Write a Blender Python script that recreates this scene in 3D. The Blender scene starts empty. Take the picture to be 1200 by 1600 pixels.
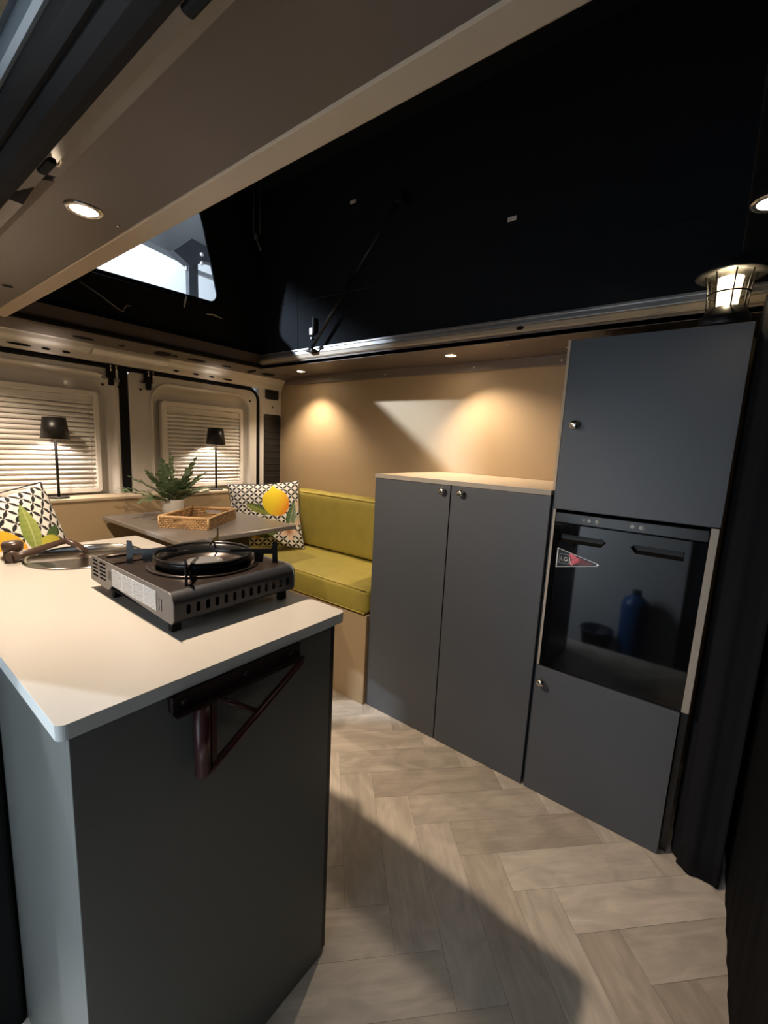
import bpy, bmesh, math, random
from mathutils import Vector, Matrix
random.seed(7)
SC = bpy.context.scene
COL = SC.collection
PI = math.pi

# ------------------------------------------------------------------ materials
def lin(c):
    return tuple(((v/255)/12.92 if v/255 <= .04045 else ((v/255+.055)/1.055)**2.4) for v in c)

MATS = {}
def mat(name, col, rough=.5, metal=0., bump=0., bscale=200., spec=.5, var=0., vscale=6., sheen=0., coat=0.):
    if name in MATS: return MATS[name]
    m = bpy.data.materials.new(name); m.use_nodes = True
    nt = m.node_tree; b = nt.nodes['Principled BSDF']
    b.inputs['Base Color'].default_value = (*col, 1)
    b.inputs['Roughness'].default_value = rough
    b.inputs['Metallic'].default_value = metal
    b.inputs['Specular IOR Level'].default_value = spec
    if sheen:
        b.inputs['Sheen Weight'].default_value = sheen
        b.inputs['Sheen Roughness'].default_value = .4
        b.inputs['Sheen Tint'].default_value = (*[min(1, c*2.2) for c in col], 1)
    if coat: b.inputs['Coat Weight'].default_value = coat
    tc = nt.nodes.new('ShaderNodeTexCoord')
    n1 = nt.nodes.new('ShaderNodeTexNoise'); n1.inputs['Scale'].default_value = vscale
    n1.inputs['Detail'].default_value = 6
    nt.links.new(tc.outputs['Object'], n1.inputs['Vector'])
    mx = nt.nodes.new('ShaderNodeMixRGB'); mx.blend_type = 'MIX'
    v = var if var else .04
    mx.inputs[1].default_value = (*[c*(1-v) for c in col], 1)
    mx.inputs[2].default_value = (*[min(1, c*(1+v)) for c in col], 1)
    nt.links.new(n1.outputs['Fac'], mx.inputs[0])
    nt.links.new(mx.outputs[0], b.inputs['Base Color'])
    if bump:
        n2 = nt.nodes.new('ShaderNodeTexNoise'); n2.inputs['Scale'].default_value = bscale
        n2.inputs['Detail'].default_value = 3
        nt.links.new(tc.outputs['Object'], n2.inputs['Vector'])
        bp = nt.nodes.new('ShaderNodeBump'); bp.inputs['Strength'].default_value = bump
        bp.inputs['Distance'].default_value = .002
        nt.links.new(n2.outputs['Fac'], bp.inputs['Height'])
        nt.links.new(bp.outputs[0], b.inputs['Normal'])
    MATS[name] = m
    return m

def emis(name, col, strength):
    m = bpy.data.materials.new(name); m.use_nodes = True
    nt = m.node_tree; nt.nodes.clear()
    o = nt.nodes.new('ShaderNodeOutputMaterial'); e = nt.nodes.new('ShaderNodeEmission')
    e.inputs[0].default_value = (*col, 1); e.inputs[1].default_value = strength
    nt.links.new(e.outputs[0], o.inputs[0])
    return m

def glass(name, col=(1, 1, 1), rough=.02, alpha_mix=.85):
    m = bpy.data.materials.new(name); m.use_nodes = True
    nt = m.node_tree; nt.nodes.clear()
    o = nt.nodes.new('ShaderNodeOutputMaterial')
    t = nt.nodes.new('ShaderNodeBsdfTransparent'); t.inputs[0].default_value = (*col, 1)
    g = nt.nodes.new('ShaderNodeBsdfGlossy'); g.inputs['Roughness'].default_value = rough
    mx = nt.nodes.new('ShaderNodeMixShader'); mx.inputs[0].default_value = 1-alpha_mix
    nt.links.new(t.outputs[0], mx.inputs[1]); nt.links.new(g.outputs[0], mx.inputs[2])
    nt.links.new(mx.outputs[0], o.inputs[0])
    return m

def attr_mat(name, attr='Col', rough=.8, bump=0., bscale=300., wood=False):
    m = bpy.data.materials.new(name); m.use_nodes = True
    nt = m.node_tree; b = nt.nodes['Principled BSDF']
    a = nt.nodes.new('ShaderNodeAttribute'); a.attribute_name = attr
    b.inputs['Roughness'].default_value = rough
    b.inputs['Specular IOR Level'].default_value = .35
    if wood:
        uv = nt.nodes.new('ShaderNodeUVMap'); uv.uv_map = 'UVMap'
        mp = nt.nodes.new('ShaderNodeMapping'); mp.inputs['Scale'].default_value = (2.2, 26, 1)
        nt.links.new(uv.outputs[0], mp.inputs[0])
        n = nt.nodes.new('ShaderNodeTexNoise'); n.inputs['Scale'].default_value = 1.6
        n.inputs['Detail'].default_value = 8; n.inputs['Distortion'].default_value = 1.1
        nt.links.new(mp.outputs[0], n.inputs['Vector'])
        mp2 = nt.nodes.new('ShaderNodeMapping'); mp2.inputs['Scale'].default_value = (3, 7, 1)
        nt.links.new(uv.outputs[0], mp2.inputs[0])
        n2 = nt.nodes.new('ShaderNodeTexNoise'); n2.inputs['Scale'].default_value = 1.5
        n2.inputs['Detail'].default_value = 3; n2.inputs['Distortion'].default_value = 2
        nt.links.new(mp2.outputs[0], n2.inputs['Vector'])
        r = nt.nodes.new('ShaderNodeMapRange'); r.inputs[1].default_value = .3; r.inputs[2].default_value = .7
        r.inputs[3].default_value = .90; r.inputs[4].default_value = 1.08
        nt.links.new(n.outputs['Fac'], r.inputs[0])
        r2 = nt.nodes.new('ShaderNodeMapRange'); r2.inputs[1].default_value = .35; r2.inputs[2].default_value = .65
        r2.inputs[3].default_value = .86; r2.inputs[4].default_value = 1.1
        nt.links.new(n2.outputs['Fac'], r2.inputs[0])
        mm = nt.nodes.new('ShaderNodeMath'); mm.operation = 'MULTIPLY'
        nt.links.new(r.outputs[0], mm.inputs[0]); nt.links.new(r2.outputs[0], mm.inputs[1])
        vm = nt.nodes.new('ShaderNodeVectorMath'); vm.operation = 'SCALE'
        nt.links.new(a.outputs['Color'], vm.inputs[0]); nt.links.new(mm.outputs[0], vm.inputs['Scale'])
        nt.links.new(vm.outputs[0], b.inputs['Base Color'])
        bp = nt.nodes.new('ShaderNodeBump'); bp.inputs['Strength'].default_value = .12; bp.inputs['Distance'].default_value = .002
        nt.links.new(n.outputs['Fac'], bp.inputs['Height']); nt.links.new(bp.outputs[0], b.inputs['Normal'])
    else:
        nt.links.new(a.outputs['Color'], b.inputs['Base Color'])
        if bump:
            tc = nt.nodes.new('ShaderNodeTexCoord')
            n2 = nt.nodes.new('ShaderNodeTexNoise'); n2.inputs['Scale'].default_value = bscale
            nt.links.new(tc.outputs['Object'], n2.inputs['Vector'])
            bp = nt.nodes.new('ShaderNodeBump'); bp.inputs['Strength'].default_value = bump; bp.inputs['Distance'].default_value = .002
            nt.links.new(n2.outputs['Fac'], bp.inputs['Height']); nt.links.new(bp.outputs[0], b.inputs['Normal'])
    return m

def weave_mat(name, c1, c2, sx=90., sz=130.):
    m = bpy.data.materials.new(name); m.use_nodes = True
    nt = m.node_tree; b = nt.nodes['Principled BSDF']; b.inputs['Roughness'].default_value = .6
    tc = nt.nodes.new('ShaderNodeTexCoord')
    br = nt.nodes.new('ShaderNodeTexBrick'); br.inputs['Scale'].default_value = 1
    br.inputs['Color1'].default_value = (*c1, 1); br.inputs['Color2'].default_value = (*c2, 1)
    br.inputs['Mortar'].default_value = (*[c*.25 for c in c2], 1)
    br.inputs['Brick Width'].default_value = .016; br.inputs['Row Height'].default_value = .0085
    br.inputs['Mortar Size'].default_value = .0016; br.inputs['Mortar Smooth'].default_value = .6
    sp = nt.nodes.new('ShaderNodeSeparateXYZ'); cb = nt.nodes.new('ShaderNodeCombineXYZ')
    ad = nt.nodes.new('ShaderNodeMath'); ad.operation = 'ADD'
    nt.links.new(tc.outputs['Object'], sp.inputs[0])
    nt.links.new(sp.outputs[0], ad.inputs[0]); nt.links.new(sp.outputs[1], ad.inputs[1])
    nt.links.new(ad.outputs[0], cb.inputs[0]); nt.links.new(sp.outputs[2], cb.inputs[1])
    nt.links.new(cb.outputs[0], br.inputs['Vector'])
    nt.links.new(br.outputs['Color'], b.inputs['Base Color'])
    bp = nt.nodes.new('ShaderNodeBump'); bp.inputs['Strength'].default_value = .9; bp.inputs['Distance'].default_value = .003
    bp.invert = True
    nt.links.new(br.outputs['Fac'], bp.inputs['Height']); nt.links.new(bp.outputs[0], b.inputs['Normal'])
    return m

def print_mat(name):   # white sticker with four columns of tiny grey print
    m = bpy.data.materials.new(name); m.use_nodes = True
    nt = m.node_tree; b = nt.nodes['Principled BSDF']; b.inputs['Roughness'].default_value = .45
    uv = nt.nodes.new('ShaderNodeUVMap'); uv.uv_map = 'UVMap'
    br = nt.nodes.new('ShaderNodeTexBrick')
    br.offset = 0
    br.inputs['Scale'].default_value = 1; br.inputs['Brick Width'].default_value = .25; br.inputs['Row Height'].default_value = .055
    br.inputs['Mortar Size'].default_value = .014
    br.inputs['Color1'].default_value = (.10, .10, .11, 1); br.inputs['Color2'].default_value = (.22, .22, .23, 1)
    br.inputs['Mortar'].default_value = (.78, .78, .77, 1)
    nt.links.new(uv.outputs[0], br.inputs['Vector'])
    mp = nt.nodes.new('ShaderNodeMapping'); mp.inputs['Scale'].default_value = (60, 18, 1)
    nt.links.new(uv.outputs[0], mp.inputs[0])
    n = nt.nodes.new('ShaderNodeTexNoise'); n.inputs['Scale'].default_value = 1; n.inputs['Detail'].default_value = 1
    nt.links.new(mp.outputs[0], n.inputs['Vector'])
    mx = nt.nodes.new('ShaderNodeMixRGB'); mx.inputs[2].default_value = (.78, .78, .77, 1)
    r = nt.nodes.new('ShaderNodeMapRange'); r.inputs[1].default_value = .35; r.inputs[2].default_value = .6
    nt.links.new(n.outputs['Fac'], r.inputs[0]); nt.links.new(r.outputs[0], mx.inputs[0])
    nt.links.new(br.outputs['Color'], mx.inputs[1]); nt.links.new(mx.outputs[0], b.inputs['Base Color'])
    return m

M_counter = mat('pale_laminate', (.385, .365, .34), .32, var=.015)
M_panel = mat('grey_green_laminate', (.115, .122, .115), .42, bump=.03, bscale=900, var=.03)
M_doorblack = mat('black_laminate', (.010, .011, .012), .4)
M_cab = mat('charcoal_laminate', (.078, .087, .104), .40, bump=.04, bscale=1200, var=.05)
M_cabin = mat('cabinet_inside', (.05, .05, .055), .6)
M_ply = mat('birch_ply', (.52, .42, .30), .5, var=.10, vscale=30)
M_plyedge = mat('pale_edge_band', (.36, .33, .29), .45)
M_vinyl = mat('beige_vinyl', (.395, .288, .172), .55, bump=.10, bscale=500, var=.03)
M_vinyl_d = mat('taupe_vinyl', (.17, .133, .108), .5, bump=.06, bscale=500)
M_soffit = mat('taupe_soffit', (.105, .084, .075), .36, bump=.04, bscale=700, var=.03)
M_trimbeige = mat('satin_beige_edge', (.42, .34, .25), .30, var=.05)
M_velvet = mat('mustard_velvet', (.315, .258, .046), .7, bump=.25, bscale=160, var=.16, vscale=14, sheen=.35)
M_piping = mat('mustard_piping', (.50, .40, .07), .6)
M_body = mat('cream_body_paint', (.59, .56, .525), .28, var=.03, coat=.2)
M_rubber = mat('black_rubber', (.005, .005, .0055), .8, spec=.2)
M_black = mat('black_fabric', (.0042, .0043, .0050), .95, bump=.1, bscale=500, spec=.1)
M_tent = mat('tent_fabric', (.0090, .0110, .0145), .95, bump=.15, bscale=600, spec=.15, var=.1)
M_blackmetal = mat('black_metal', (.012, .011, .011), .38, metal=.3)
M_blackplastic = mat('black_plastic', (.012, .012, .013), .3)
M_steel = mat('stainless_steel', (.62, .60, .57), .14, metal=1., var=.06, vscale=40)
M_chrome = mat('brushed_nickel', (.60, .57, .52), .22, metal=1.)
M_alu = mat('aluminium', (.50, .50, .51), .35, metal=.9)
M_table = mat('grey_brown_laminate', (.155, .137, .125), .30, var=.04)
M_white = mat('white_plastic', (.70, .66, .61), .4)
M_blind = mat('pleated_blind', (.74, .71, .67), .6)
M_pot = mat('white_ceramic', (.84, .81, .77), .35, bump=.1, bscale=40)
M_soil = mat('dark_soil', (.03, .022, .015), .95, bump=.6, bscale=150)
M_leaf = mat('leaf_green', (.125, .185, .095), .45, var=.35, vscale=30)
M_stem = mat('stem_green', (.09, .11, .04), .5)
M_stovebody = mat('stove_charcoal', (.020, .022, .029), .45, metal=.15, bump=.05, bscale=1500)
M_stoveend = mat('stove_silver_grey', (.19, .185, .19), .38, metal=.5)
M_stovetop = mat('stove_top_brown', (.040, .030, .026), .28, metal=.55)
M_enamel = mat('black_enamel', (.010, .010, .011), .22)
M_bracket = mat('oxblood_paint', (.060, .016, .017), .32)
M_brown = mat('brown_tap_plastic', (.050, .030, .022), .32)
M_fridge = mat('gloss_black_fridge', (.0028, .0029, .0034), .04, spec=.33)
M_fridge_d = mat('fridge_recess', (.002, .002, .002), .5)
M_fridge_s = mat('fridge_strip', (.010, .010, .011), .25)
M_icon = mat('grey_icon_print', (.35, .36, .38), .5)
M_silverline = mat('silver_print', (.72, .70, .68), .3, metal=.3)
M_pink = mat('pink_print', (.62, .14, .20), .4, var=.45, vscale=90)
M_pinkdark = mat('dark_pink_print', (.16, .05, .07), .4, var=.6, vscale=160)
M_whiteprint = mat('white_print', (.75, .72, .72), .4)
M_grey = mat('grey_rail_paint', (.20, .185, .17), .30)
M_doorpaint = mat('blue_grey_paint', (.030, .038, .050), .25, metal=.2, coat=.5)
M_doorhi = mat('door_highlight_painted', (.13, .155, .18), .5, spec=.3)  # lighter copy of the door paint, highlights from outside put into the colour
M_concrete = mat('garage_concrete', (.16, .16, .16), .8, var=.2)
M_garagewall = mat('garage_white_wall', (.78, .80, .82), .8, var=.03)
M_garagegrey = mat('garage_grey_board', (.22, .225, .23), .8, var=.25, vscale=3)
M_garagesteel = mat('garage_steel', (.055, .06, .07), .5, metal=.3, var=.2)
M_edge_lit = mat('laminate_edge_lit', (.60, .62, .61), .4)  # countertop laminate lightened for its sides, light on the edges put into colour
M_rail = mat('dark_oxblood', (.014, .0065, .0065), .4)
M_navy = mat('navy_plastic', (.012, .022, .055), .4)
M_blue = mat('blue_plastic', (.02, .10, .30), .35)
M_strap = mat('webbing', (.035, .035, .04), .8)
M_lanternglass = glass('lantern_glass', (1., .97, .90), .05, .82)
M_windowglass = glass('window_film', (.97, .98, 1.), .03, .95)

# ------------------------------------------------------------------ mesh helpers
PM = {}   # world matrices
def thing(name, label, cat, loc=(0, 0, 0), rotz=0., group=None, M=None):
    o = bpy.data.objects.new(name, None); COL.objects.link(o)
    o.empty_display_size = .05
    mw = M if M is not None else Matrix.Translation(Vector(loc)) @ Matrix.Rotation(rotz, 4, 'Z')
    o.matrix_world = mw
    o.location = mw.to_translation(); o.rotation_euler = mw.to_euler()
    PM[o] = mw
    o['label'] = label; o['category'] = cat
    if group: o['group'] = group
    return o

def obj(name, bm, m, parent=None, world=True, smooth=False, bevel=0., seg=2, solid=0., sub=0, label=None, extra=()):
    """link bm as ONE mesh object; bm is in world coordinates unless world=False"""
    me = bpy.data.meshes.new(name)
    bmesh.ops.recalc_face_normals(bm, faces=bm.faces[:])
    bm.to_mesh(me); bm.free()
    o = bpy.data.objects.new(name, me); COL.objects.link(o)
    me.materials.append(m)
    for e in extra: me.materials.append(e)
    if parent is not None:
        if world: me.transform(PM[parent].inverted())
        o.parent = parent; PM[o] = PM[parent]
    else:
        PM[o] = Matrix.Identity(4)
    if smooth:
        for p in me.polygons: p.use_smooth = True
    if solid:
        s = o.modifiers.new('solid', 'SOLIDIFY'); s.thickness = solid; s.offset = 0
    if bevel:
        b = o.modifiers.new('bevel', 'BEVEL'); b.width = bevel; b.segments = seg; b.limit_method = 'ANGLE'; b.angle_limit = math.radians(40)
    if sub:
        s = o.modifiers.new('sub', 'SUBSURF'); s.levels = sub; s.render_levels = sub
    if label: o['label'] = label
    return o

def top(o, label, cat, group=None):
    o['label'] = label; o['category'] = cat
    if group: o['group'] = group
    return o
def struct(o):
    o['kind'] = 'structure'; return o

def BM(): return bmesh.new()
def box(bm, x0, x1, y0, y1, z0, z1, M=None, mi=0):
    vs = [bm.verts.new((x, y, z)) for x in (x0, x1) for y in (y0, y1) for z in (z0, z1)]
    if M is not None:
        for v in vs: v.co = M @ v.co
    F = [(0, 1, 3, 2), (4, 6, 7, 5), (0, 4, 5, 1), (2, 3, 7, 6), (0, 2, 6, 4), (1, 5, 7, 3)]
    fs = [bm.faces.new([vs[i] for i in f]) for f in F]
    for f in fs: f.material_index = mi
    return bm
def boxo(name, b, m, parent=None, bevel=.0015, **k):
    return obj(name, box(BM(), *b), m, parent, bevel=bevel, **k)
def frame_from(d):
    d = Vector(d).normalized()
    a = Vector((0, 0, 1)) if abs(d.z) < .95 else Vector((1, 0, 0))
    u = d.cross(a).normalized(); w = u.cross(d).normalized()
    return u, w
def tube(bm, pts, r, n=10, cap=True, mi=0, flat=1.):
    pts = [Vector(p) for p in pts]
    rs = r if isinstance(r, (list, tuple)) else [r]*len(pts)
    rings = []; pu = None
    for i, p in enumerate(pts):
        d = (pts[min(i+1, len(pts)-1)]-pts[max(i-1, 0)])
        u, w = frame_from(d)
        if pu is not None:
            dn = d.normalized(); u = (pu - dn*pu.dot(dn)).normalized(); w = u.cross(dn)
        pu = u
        rings.append([bm.verts.new(p + (u*math.cos(2*PI*k/n)+w*math.sin(2*PI*k/n)*flat)*rs[i]) for k in range(n)])
    for a, b in zip(rings, rings[1:]):
        for k in range(n):
            f = bm.faces.new((a[k], a[(k+1) % n], b[(k+1) % n], b[k])); f.material_index = mi; f.smooth = True
    if cap:
        for r_ in (rings[0], rings[-1]):
            f = bm.faces.new(r_); f.material_index = mi
    return bm
def lathe(bm, prof, c=(0, 0, 0), n=40, axis='Z', mi=0, closed=False):
    c = Vector(c); rings = []
    for (r, h) in prof:
        ring = []
        for k in range(n):
            a = 2*PI*k/n; p = (r*math.cos(a), r*math.sin(a), h)
            if axis == 'X': p = (h, r*math.cos(a), r*math.sin(a))
            if axis == 'Y': p = (r*math.cos(a), h, r*math.sin(a))
            ring.append(bm.verts.new(c+Vector(p)))
        rings.append(ring)
    if closed: rings.append(rings[0])
    for a, b in zip(rings, rings[1:]):
        for k in range(n):
            f = bm.faces.new((a[k], a[(k+1) % n], b[(k+1) % n], b[k])); f.material_index = mi; f.smooth = True
    if not closed:
        for r_, pr in ((rings[0], prof[0]), (rings[-1], prof[-1])):
            if pr[0] > 1e-5:
                f = bm.faces.new(r_); f.material_index = mi
    bmesh.ops.remove_doubles(bm, verts=bm.verts[:], dist=1e-6)
    return bm
AX = {'XY': lambda a, b, c: (a, b, c), 'XZ': lambda a, b, c: (a, c, b), 'YZ': lambda a, b, c: (c, a, b)}
def plate(bm, outer, holes, plane, c0, c1, mi=0, fn=None):
    """2D outline with holes, given thickness c0..c1 along the plane's normal"""
    f = fn or AX[plane]
    b2 = BM()
    edges = []
    for lp in [outer]+list(holes):
        vs = [b2.verts.new(f(p[0], p[1], c0)) for p in lp]
        for i in range(len(vs)): edges.append(b2.edges.new((vs[i], vs[(i+1) % len(vs)])))
    bmesh.ops.triangle_fill(b2, use_beauty=True, use_dissolve=False, edges=edges)
    if abs(c1-c0) > 1e-7:
        g = bmesh.ops.extrude_face_region(b2, geom=b2.faces[:])
        d = Vector(f(0, 0, c1))-Vector(f(0, 0, c0))
        for v in [e for e in g['geom'] if isinstance(e, bmesh.types.BMVert)]: v.co += d
    for fc in b2.faces: fc.material_index = mi
    bmesh.ops.recalc_face_normals(b2, faces=b2.faces[:])
    me = bpy.data.meshes.new('tmp'); b2.to_mesh(me); b2.free()
    bm.from_mesh(me); bpy.data.meshes.remove(me)
    return bm
def rrect(x0, x1, y0, y1, r, n=6):
    r4 = r if isinstance(r, (list, tuple)) else [r]*4
    out = []
    for (cx, cy, a0, rr) in ((x1-r4[0], y1-r4[0], 0, r4[0]), (x0+r4[1], y1-r4[1], PI/2, r4[1]), (x0+r4[2], y0+r4[2], PI, r4[2]), (x1-r4[3], y0+r4[3], 1.5*PI, r4[3])):
        for k in range(n+1):
            a = a0+PI/2*k/n
            out.append((cx+rr*math.cos(a), cy+rr*math.sin(a)))
    return out
def circ(cx, cy, r, n=40):
    return [(cx+r*math.cos(2*PI*k/n), cy+r*math.sin(2*PI*k/n)) for k in range(n)]
def extrude_profile(bm, prof, plane, c0, c1, closed=False, mi=0):
    f = AX[plane]
    A = [bm.verts.new(f(p[0], p[1], c0)) for p in prof]; B = [bm.verts.new(f(p[0], p[1], c1)) for p in prof]
    n = len(prof)
    for i in range(n if closed else n-1):
        j = (i+1) % n
        fc = bm.faces.new((A[i], A[j], B[j], B[i])); fc.material_index = mi
    if closed:
        bm.faces.new(A); bm.faces.new(B)
    return bm
def loft(bm, loops, close=True, mi=0, smooth=True):
    R = [[bm.verts.new(p) for p in lp] for lp in loops]
    n = len(R[0])
    for a, b in zip(R, R[1:]):
        for k in range(n if close else n-1):
            fc = bm.faces.new((a[k], a[(k+1) % n], b[(k+1) % n], b[k])); fc.material_index = mi; fc.smooth = smooth
    return R
def arc(cx, cy, r, a0, a1, n):
    return [(cx+r*math.cos(math.radians(a0+(a1-a0)*k/n)), cy+r*math.sin(math.radians(a0+(a1-a0)*k/n))) for k in range(n+1)]
def fan(bm, pts, mi=0):
    f = bm.faces.new([bm.verts.new(p) for p in pts]); f.material_index = mi; return f

def light(name, kind, energy, col, parent=None, loc=(0, 0, 0), target=None, size=.03, cone=None, blend=.5):
    l = bpy.data.lights.new(name, kind); l.energy = energy; l.color = col
    if kind in ('POINT', 'SPOT'): l.shadow_soft_size = size
    if kind == 'AREA':
        l.shape = 'RECTANGLE'; l.size = size if not isinstance(size, tuple) else size[0]
        l.size_y = l.size if not isinstance(size, tuple) else size[1]
    if kind == 'SPOT':
        l.spot_size = math.radians(cone); l.spot_blend = blend
    o = bpy.data.objects.new(name, l); COL.objects.link(o)
    o.location = loc
    if target is not None:
        o.rotation_euler = (Vector(target)-Vector(loc)).to_track_quat('-Z', 'Y').to_euler()
    if parent is not None:
        mw = Matrix.LocRotScale(o.location, o.rotation_euler, None)
        ml = PM[parent].inverted() @ mw
        o.parent = parent; o.location = ml.to_translation(); o.rotation_euler = ml.to_euler()
    return o

WARM = (1., .79, .58); COOL = (.82, .92, 1.)

# ------------------------------------------------------------------ camera
cam = bpy.data.cameras.new('camera'); co = bpy.data.objects.new('camera', cam); COL.objects.link(co)
yaw, pitch, roll, fpx = .923171693, .151263946, .0482604366, 667.431
cy, sy = math.cos(yaw), math.sin(yaw)
right = Vector((cy, -sy, 0)); fwd = Vector((sy, cy, 0)); up = Vector((0, 0, 1))
f2 = fwd*math.cos(pitch)-up*math.sin(pitch); u2 = up*math.cos(pitch)+fwd*math.sin(pitch)
r3 = right*math.cos(roll)+u2*math.sin(roll); u3 = u2*math.cos(roll)-right*math.sin(roll)
R = Matrix((r3, u3, -f2)).transposed()
co.matrix_world = Matrix.Translation((0, 0, 1.25)) @ R.to_4x4()
cam.sensor_fit = 'VERTICAL'; cam.sensor_height = 32.; cam.lens = fpx/1600*32.
cam.clip_start = .01
SC.camera = co
SC.view_settings.view_transform = 'Standard'; SC.view_settings.look = 'None'
SC.view_settings.gamma = 1; SC.view_settings.use_curve_mapping = False
SC.view_settings.exposure = 1.5

w = bpy.data.worlds.new('world'); SC.world = w; w.use_nodes = True
w.node_tree.nodes['Background'].inputs[0].default_value = (.75, .88, 1., 1)
w.node_tree.nodes['Background'].inputs[1].default_value = .02

XW = 2.08; YR = 2.58; ZS = 1.70      # right wall, rear doors, soffit height
# ------------------------------------------------------------------ floor (herringbone)
def clip(poly, x0, x1, y0, y1):
    def cut(P, inside, inter):
        out = []
        for i in range(len(P)):
            a, b = P[i-1], P[i]
            ia, ib = inside(a), inside(b)
            if ia != ib: out.append(inter(a, b))
            if ib: out.append(b)
        return out
    for ax, val, s in ((0, x0, 1), (0, x1, -1), (1, y0, 1), (1, y1, -1)):
        if not poly: break
        poly = cut(poly, lambda p: (p[ax]-val)*s >= 0,
                   lambda a, b: tuple(a[k]+(b[k]-a[k])*((val-a[ax])/(b[ax]-a[ax])) for k in range(len(a))))
    return poly
def build_floor():
    bm = BM(); uvl = bm.loops.layers.uv.new('UVMap'); cl = bm.loops.layers.float_color.new('Col')
    W_, L_ = .121, .484; U0, V0 = 1.351, .325; g = .0004
    s2 = math.sqrt(.5)
    def face(poly, c, z):
        vs = [bm.verts.new((p[0], p[1], z)) for p in poly]
        try: f = bm.faces.new(vs)
        except ValueError: return
        if f.normal.z < 0: f.normal_flip()
        f.normal_update()
        return f
    base = face([(-.0, -.6), (XW+.03, -.6), (XW+.03, 2.7), (-.0, 2.7)], None, -.0012)
    for l in base.loops: l[cl] = (.22, .18, .14, 1); l[uvl].uv = (0, 0)
    tones = [(.61, .54, .465), (.55, .485, .41), (.50, .435, .365), (.58, .51, .435), (.66, .59, .515), (.44, .38, .315)]
    for m in range(-5, 8):
        for k in range(-40, 41):
            du, dv = m*L_-k*W_, m*L_+k*W_
            for typ in (0, 1):
                if typ == 0: u0, u1, v0, v1 = U0-W_+du, U0+du, V0+dv, V0+L_+dv
                else: u0, u1, v0, v1 = U0-L_+du, U0+du, V0-W_+dv, V0+dv
                u0 += g; u1 -= g; v0 += g; v1 -= g
                ro = (random.random()*50, random.random()*50)
                cor = []
                for (u, v) in ((u0, v0), (u1, v0), (u1, v1), (u0, v1)):
                    uv = (v-v0+ro[0], u-u0+ro[1]) if typ == 0 else (u-u0+ro[0], v-v0+ro[1])
                    cor.append(((u+v)*s2, (u-v)*s2, uv[0], uv[1]))
                t = random.choice(tones); j = random.uniform(.92, 1.08)
                P = clip(cor, 0, XW+.02, -.55, YR+.1)
                if len(P) < 3: continue
                vs = [bm.verts.new((p[0], p[1], 0)) for p in P]
                f = bm.faces.new(vs)
                for l, p in zip(f.loops, P):
                    l[uvl].uv = (p[2], p[3]); l[cl] = (t[0]*j, t[1]*j, t[2]*j, 1)
    return struct(obj('floor', bm, attr_mat('herringbone_planks', rough=.42, wood=True)))
build_floor()

# ------------------------------------------------------------------ walls
struct(boxo('wall_right', (XW, XW+.03, -.6, YR+.06, 0, ZS+.02), M_vinyl, bevel=0))
# beige wall panel left of camera view behind the door opening
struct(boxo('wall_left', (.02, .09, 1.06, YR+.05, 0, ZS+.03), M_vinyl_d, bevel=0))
# wall strip under the right soffit (screwed trim board)
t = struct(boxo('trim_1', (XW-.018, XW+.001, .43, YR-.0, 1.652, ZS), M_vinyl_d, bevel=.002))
PMt = t
for y in (.50, .60, 1.03, 1.60, 2.05):
    bm = BM(); lathe(bm, [(.0048, 0), (.0048, -.002), (.0015, -.0035)], (XW-.018, y, 1.672), 10, 'X')
    obj('screw', bm, M_white, t)

# ------------------------------------------------------------------ right soffit + stepped aperture edge
bm = BM(); box(bm, 1.745, XW, -.6, YR, ZS, ZS+.02)
sr = struct(obj('trim_2', bm, M_soffit, bevel=.001))
for (x, y) in ((1.80, .75), (1.80, 1.36), (1.80, 1.98), (1.97, 2.28), (1.95, .55)):
    bm = BM(); lathe(bm, [(.0048, 0), (.0048, -.002), (.0015, -.0035)], (x, y, ZS), 10); obj('screw', bm, M_white, sr)
bm = BM(); box(bm, 1.745, 1.775, -.6, 2.46, ZS+.0005, ZS+.029)
obj('edge_band', bm, M_vinyl_d, sr, bevel=.002)
bm = BM(); extrude_profile(bm, [(1.775, ZS+.029), (1.742, ZS+.029), (1.738, ZS+.035), (1.738, ZS+.050), (1.745, ZS+.058), (1.775, ZS+.058)], 'XZ', -.6, 2.46, True)
obj('rounded_edge', bm, M_trimbeige, sr)
bm = BM(); lathe(bm, [(.016, 0), (.016, -.0012)], (1.7385, .68, ZS+.043), 24, 'X')
for v in bm.verts: v.co.z = ZS+.043+(v.co.z-ZS-.043)*.45
obj('grommet', bm, M_rubber, sr)
# aluminium channel of the lifting roof
bm = BM()
box(bm, 1.745, 1.775, -.6, 2.40, ZS+.058, ZS+.066); box(bm, 1.752, 1.775, -.6, 2.40, ZS+.066, ZS+.078); box(bm, 1.747, 1.775, -.6, 2.40, ZS+.078, ZS+.088)
struct(obj('trim_3', bm, M_alu, bevel=.001))

# ------------------------------------------------------------------ left soffit beam, door-frame profile
bm = BM(); box(bm, .30, .462, -.9, 2.36, ZS, ZS+.09)
sl = struct(obj('trim_4', bm, M_soffit, bevel=.002))
bm = BM(); box(bm, .458, .508, -.9, 2.36, ZS-.003, ZS+.09)
obj('edge_trim', bm, M_trimbeige, sl, bevel=.004)
bm = BM(); extrude_profile(bm, [(.305, ZS), (.305, ZS+.02), (.06, ZS+.02), (.06, ZS-.06), (.255, ZS-.06), (.2745, ZS-.021), (.285, ZS-.006)], 'XZ', 1.02, 2.5, True)
obj('side_cover', bm, M_soffit, sl)
bm = BM(); lathe(bm, [(.004, 0), (.004, -.002), (.001, -.003)], (.44, 1.10, ZS), 10); obj('screw', bm, M_chrome, sl)
bm = BM(); lathe(bm, [(.014, .001), (.014, -.0012)], (.41, 1.86, ZS), 24)
obj('grommet', bm, M_rubber, sl)
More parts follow.
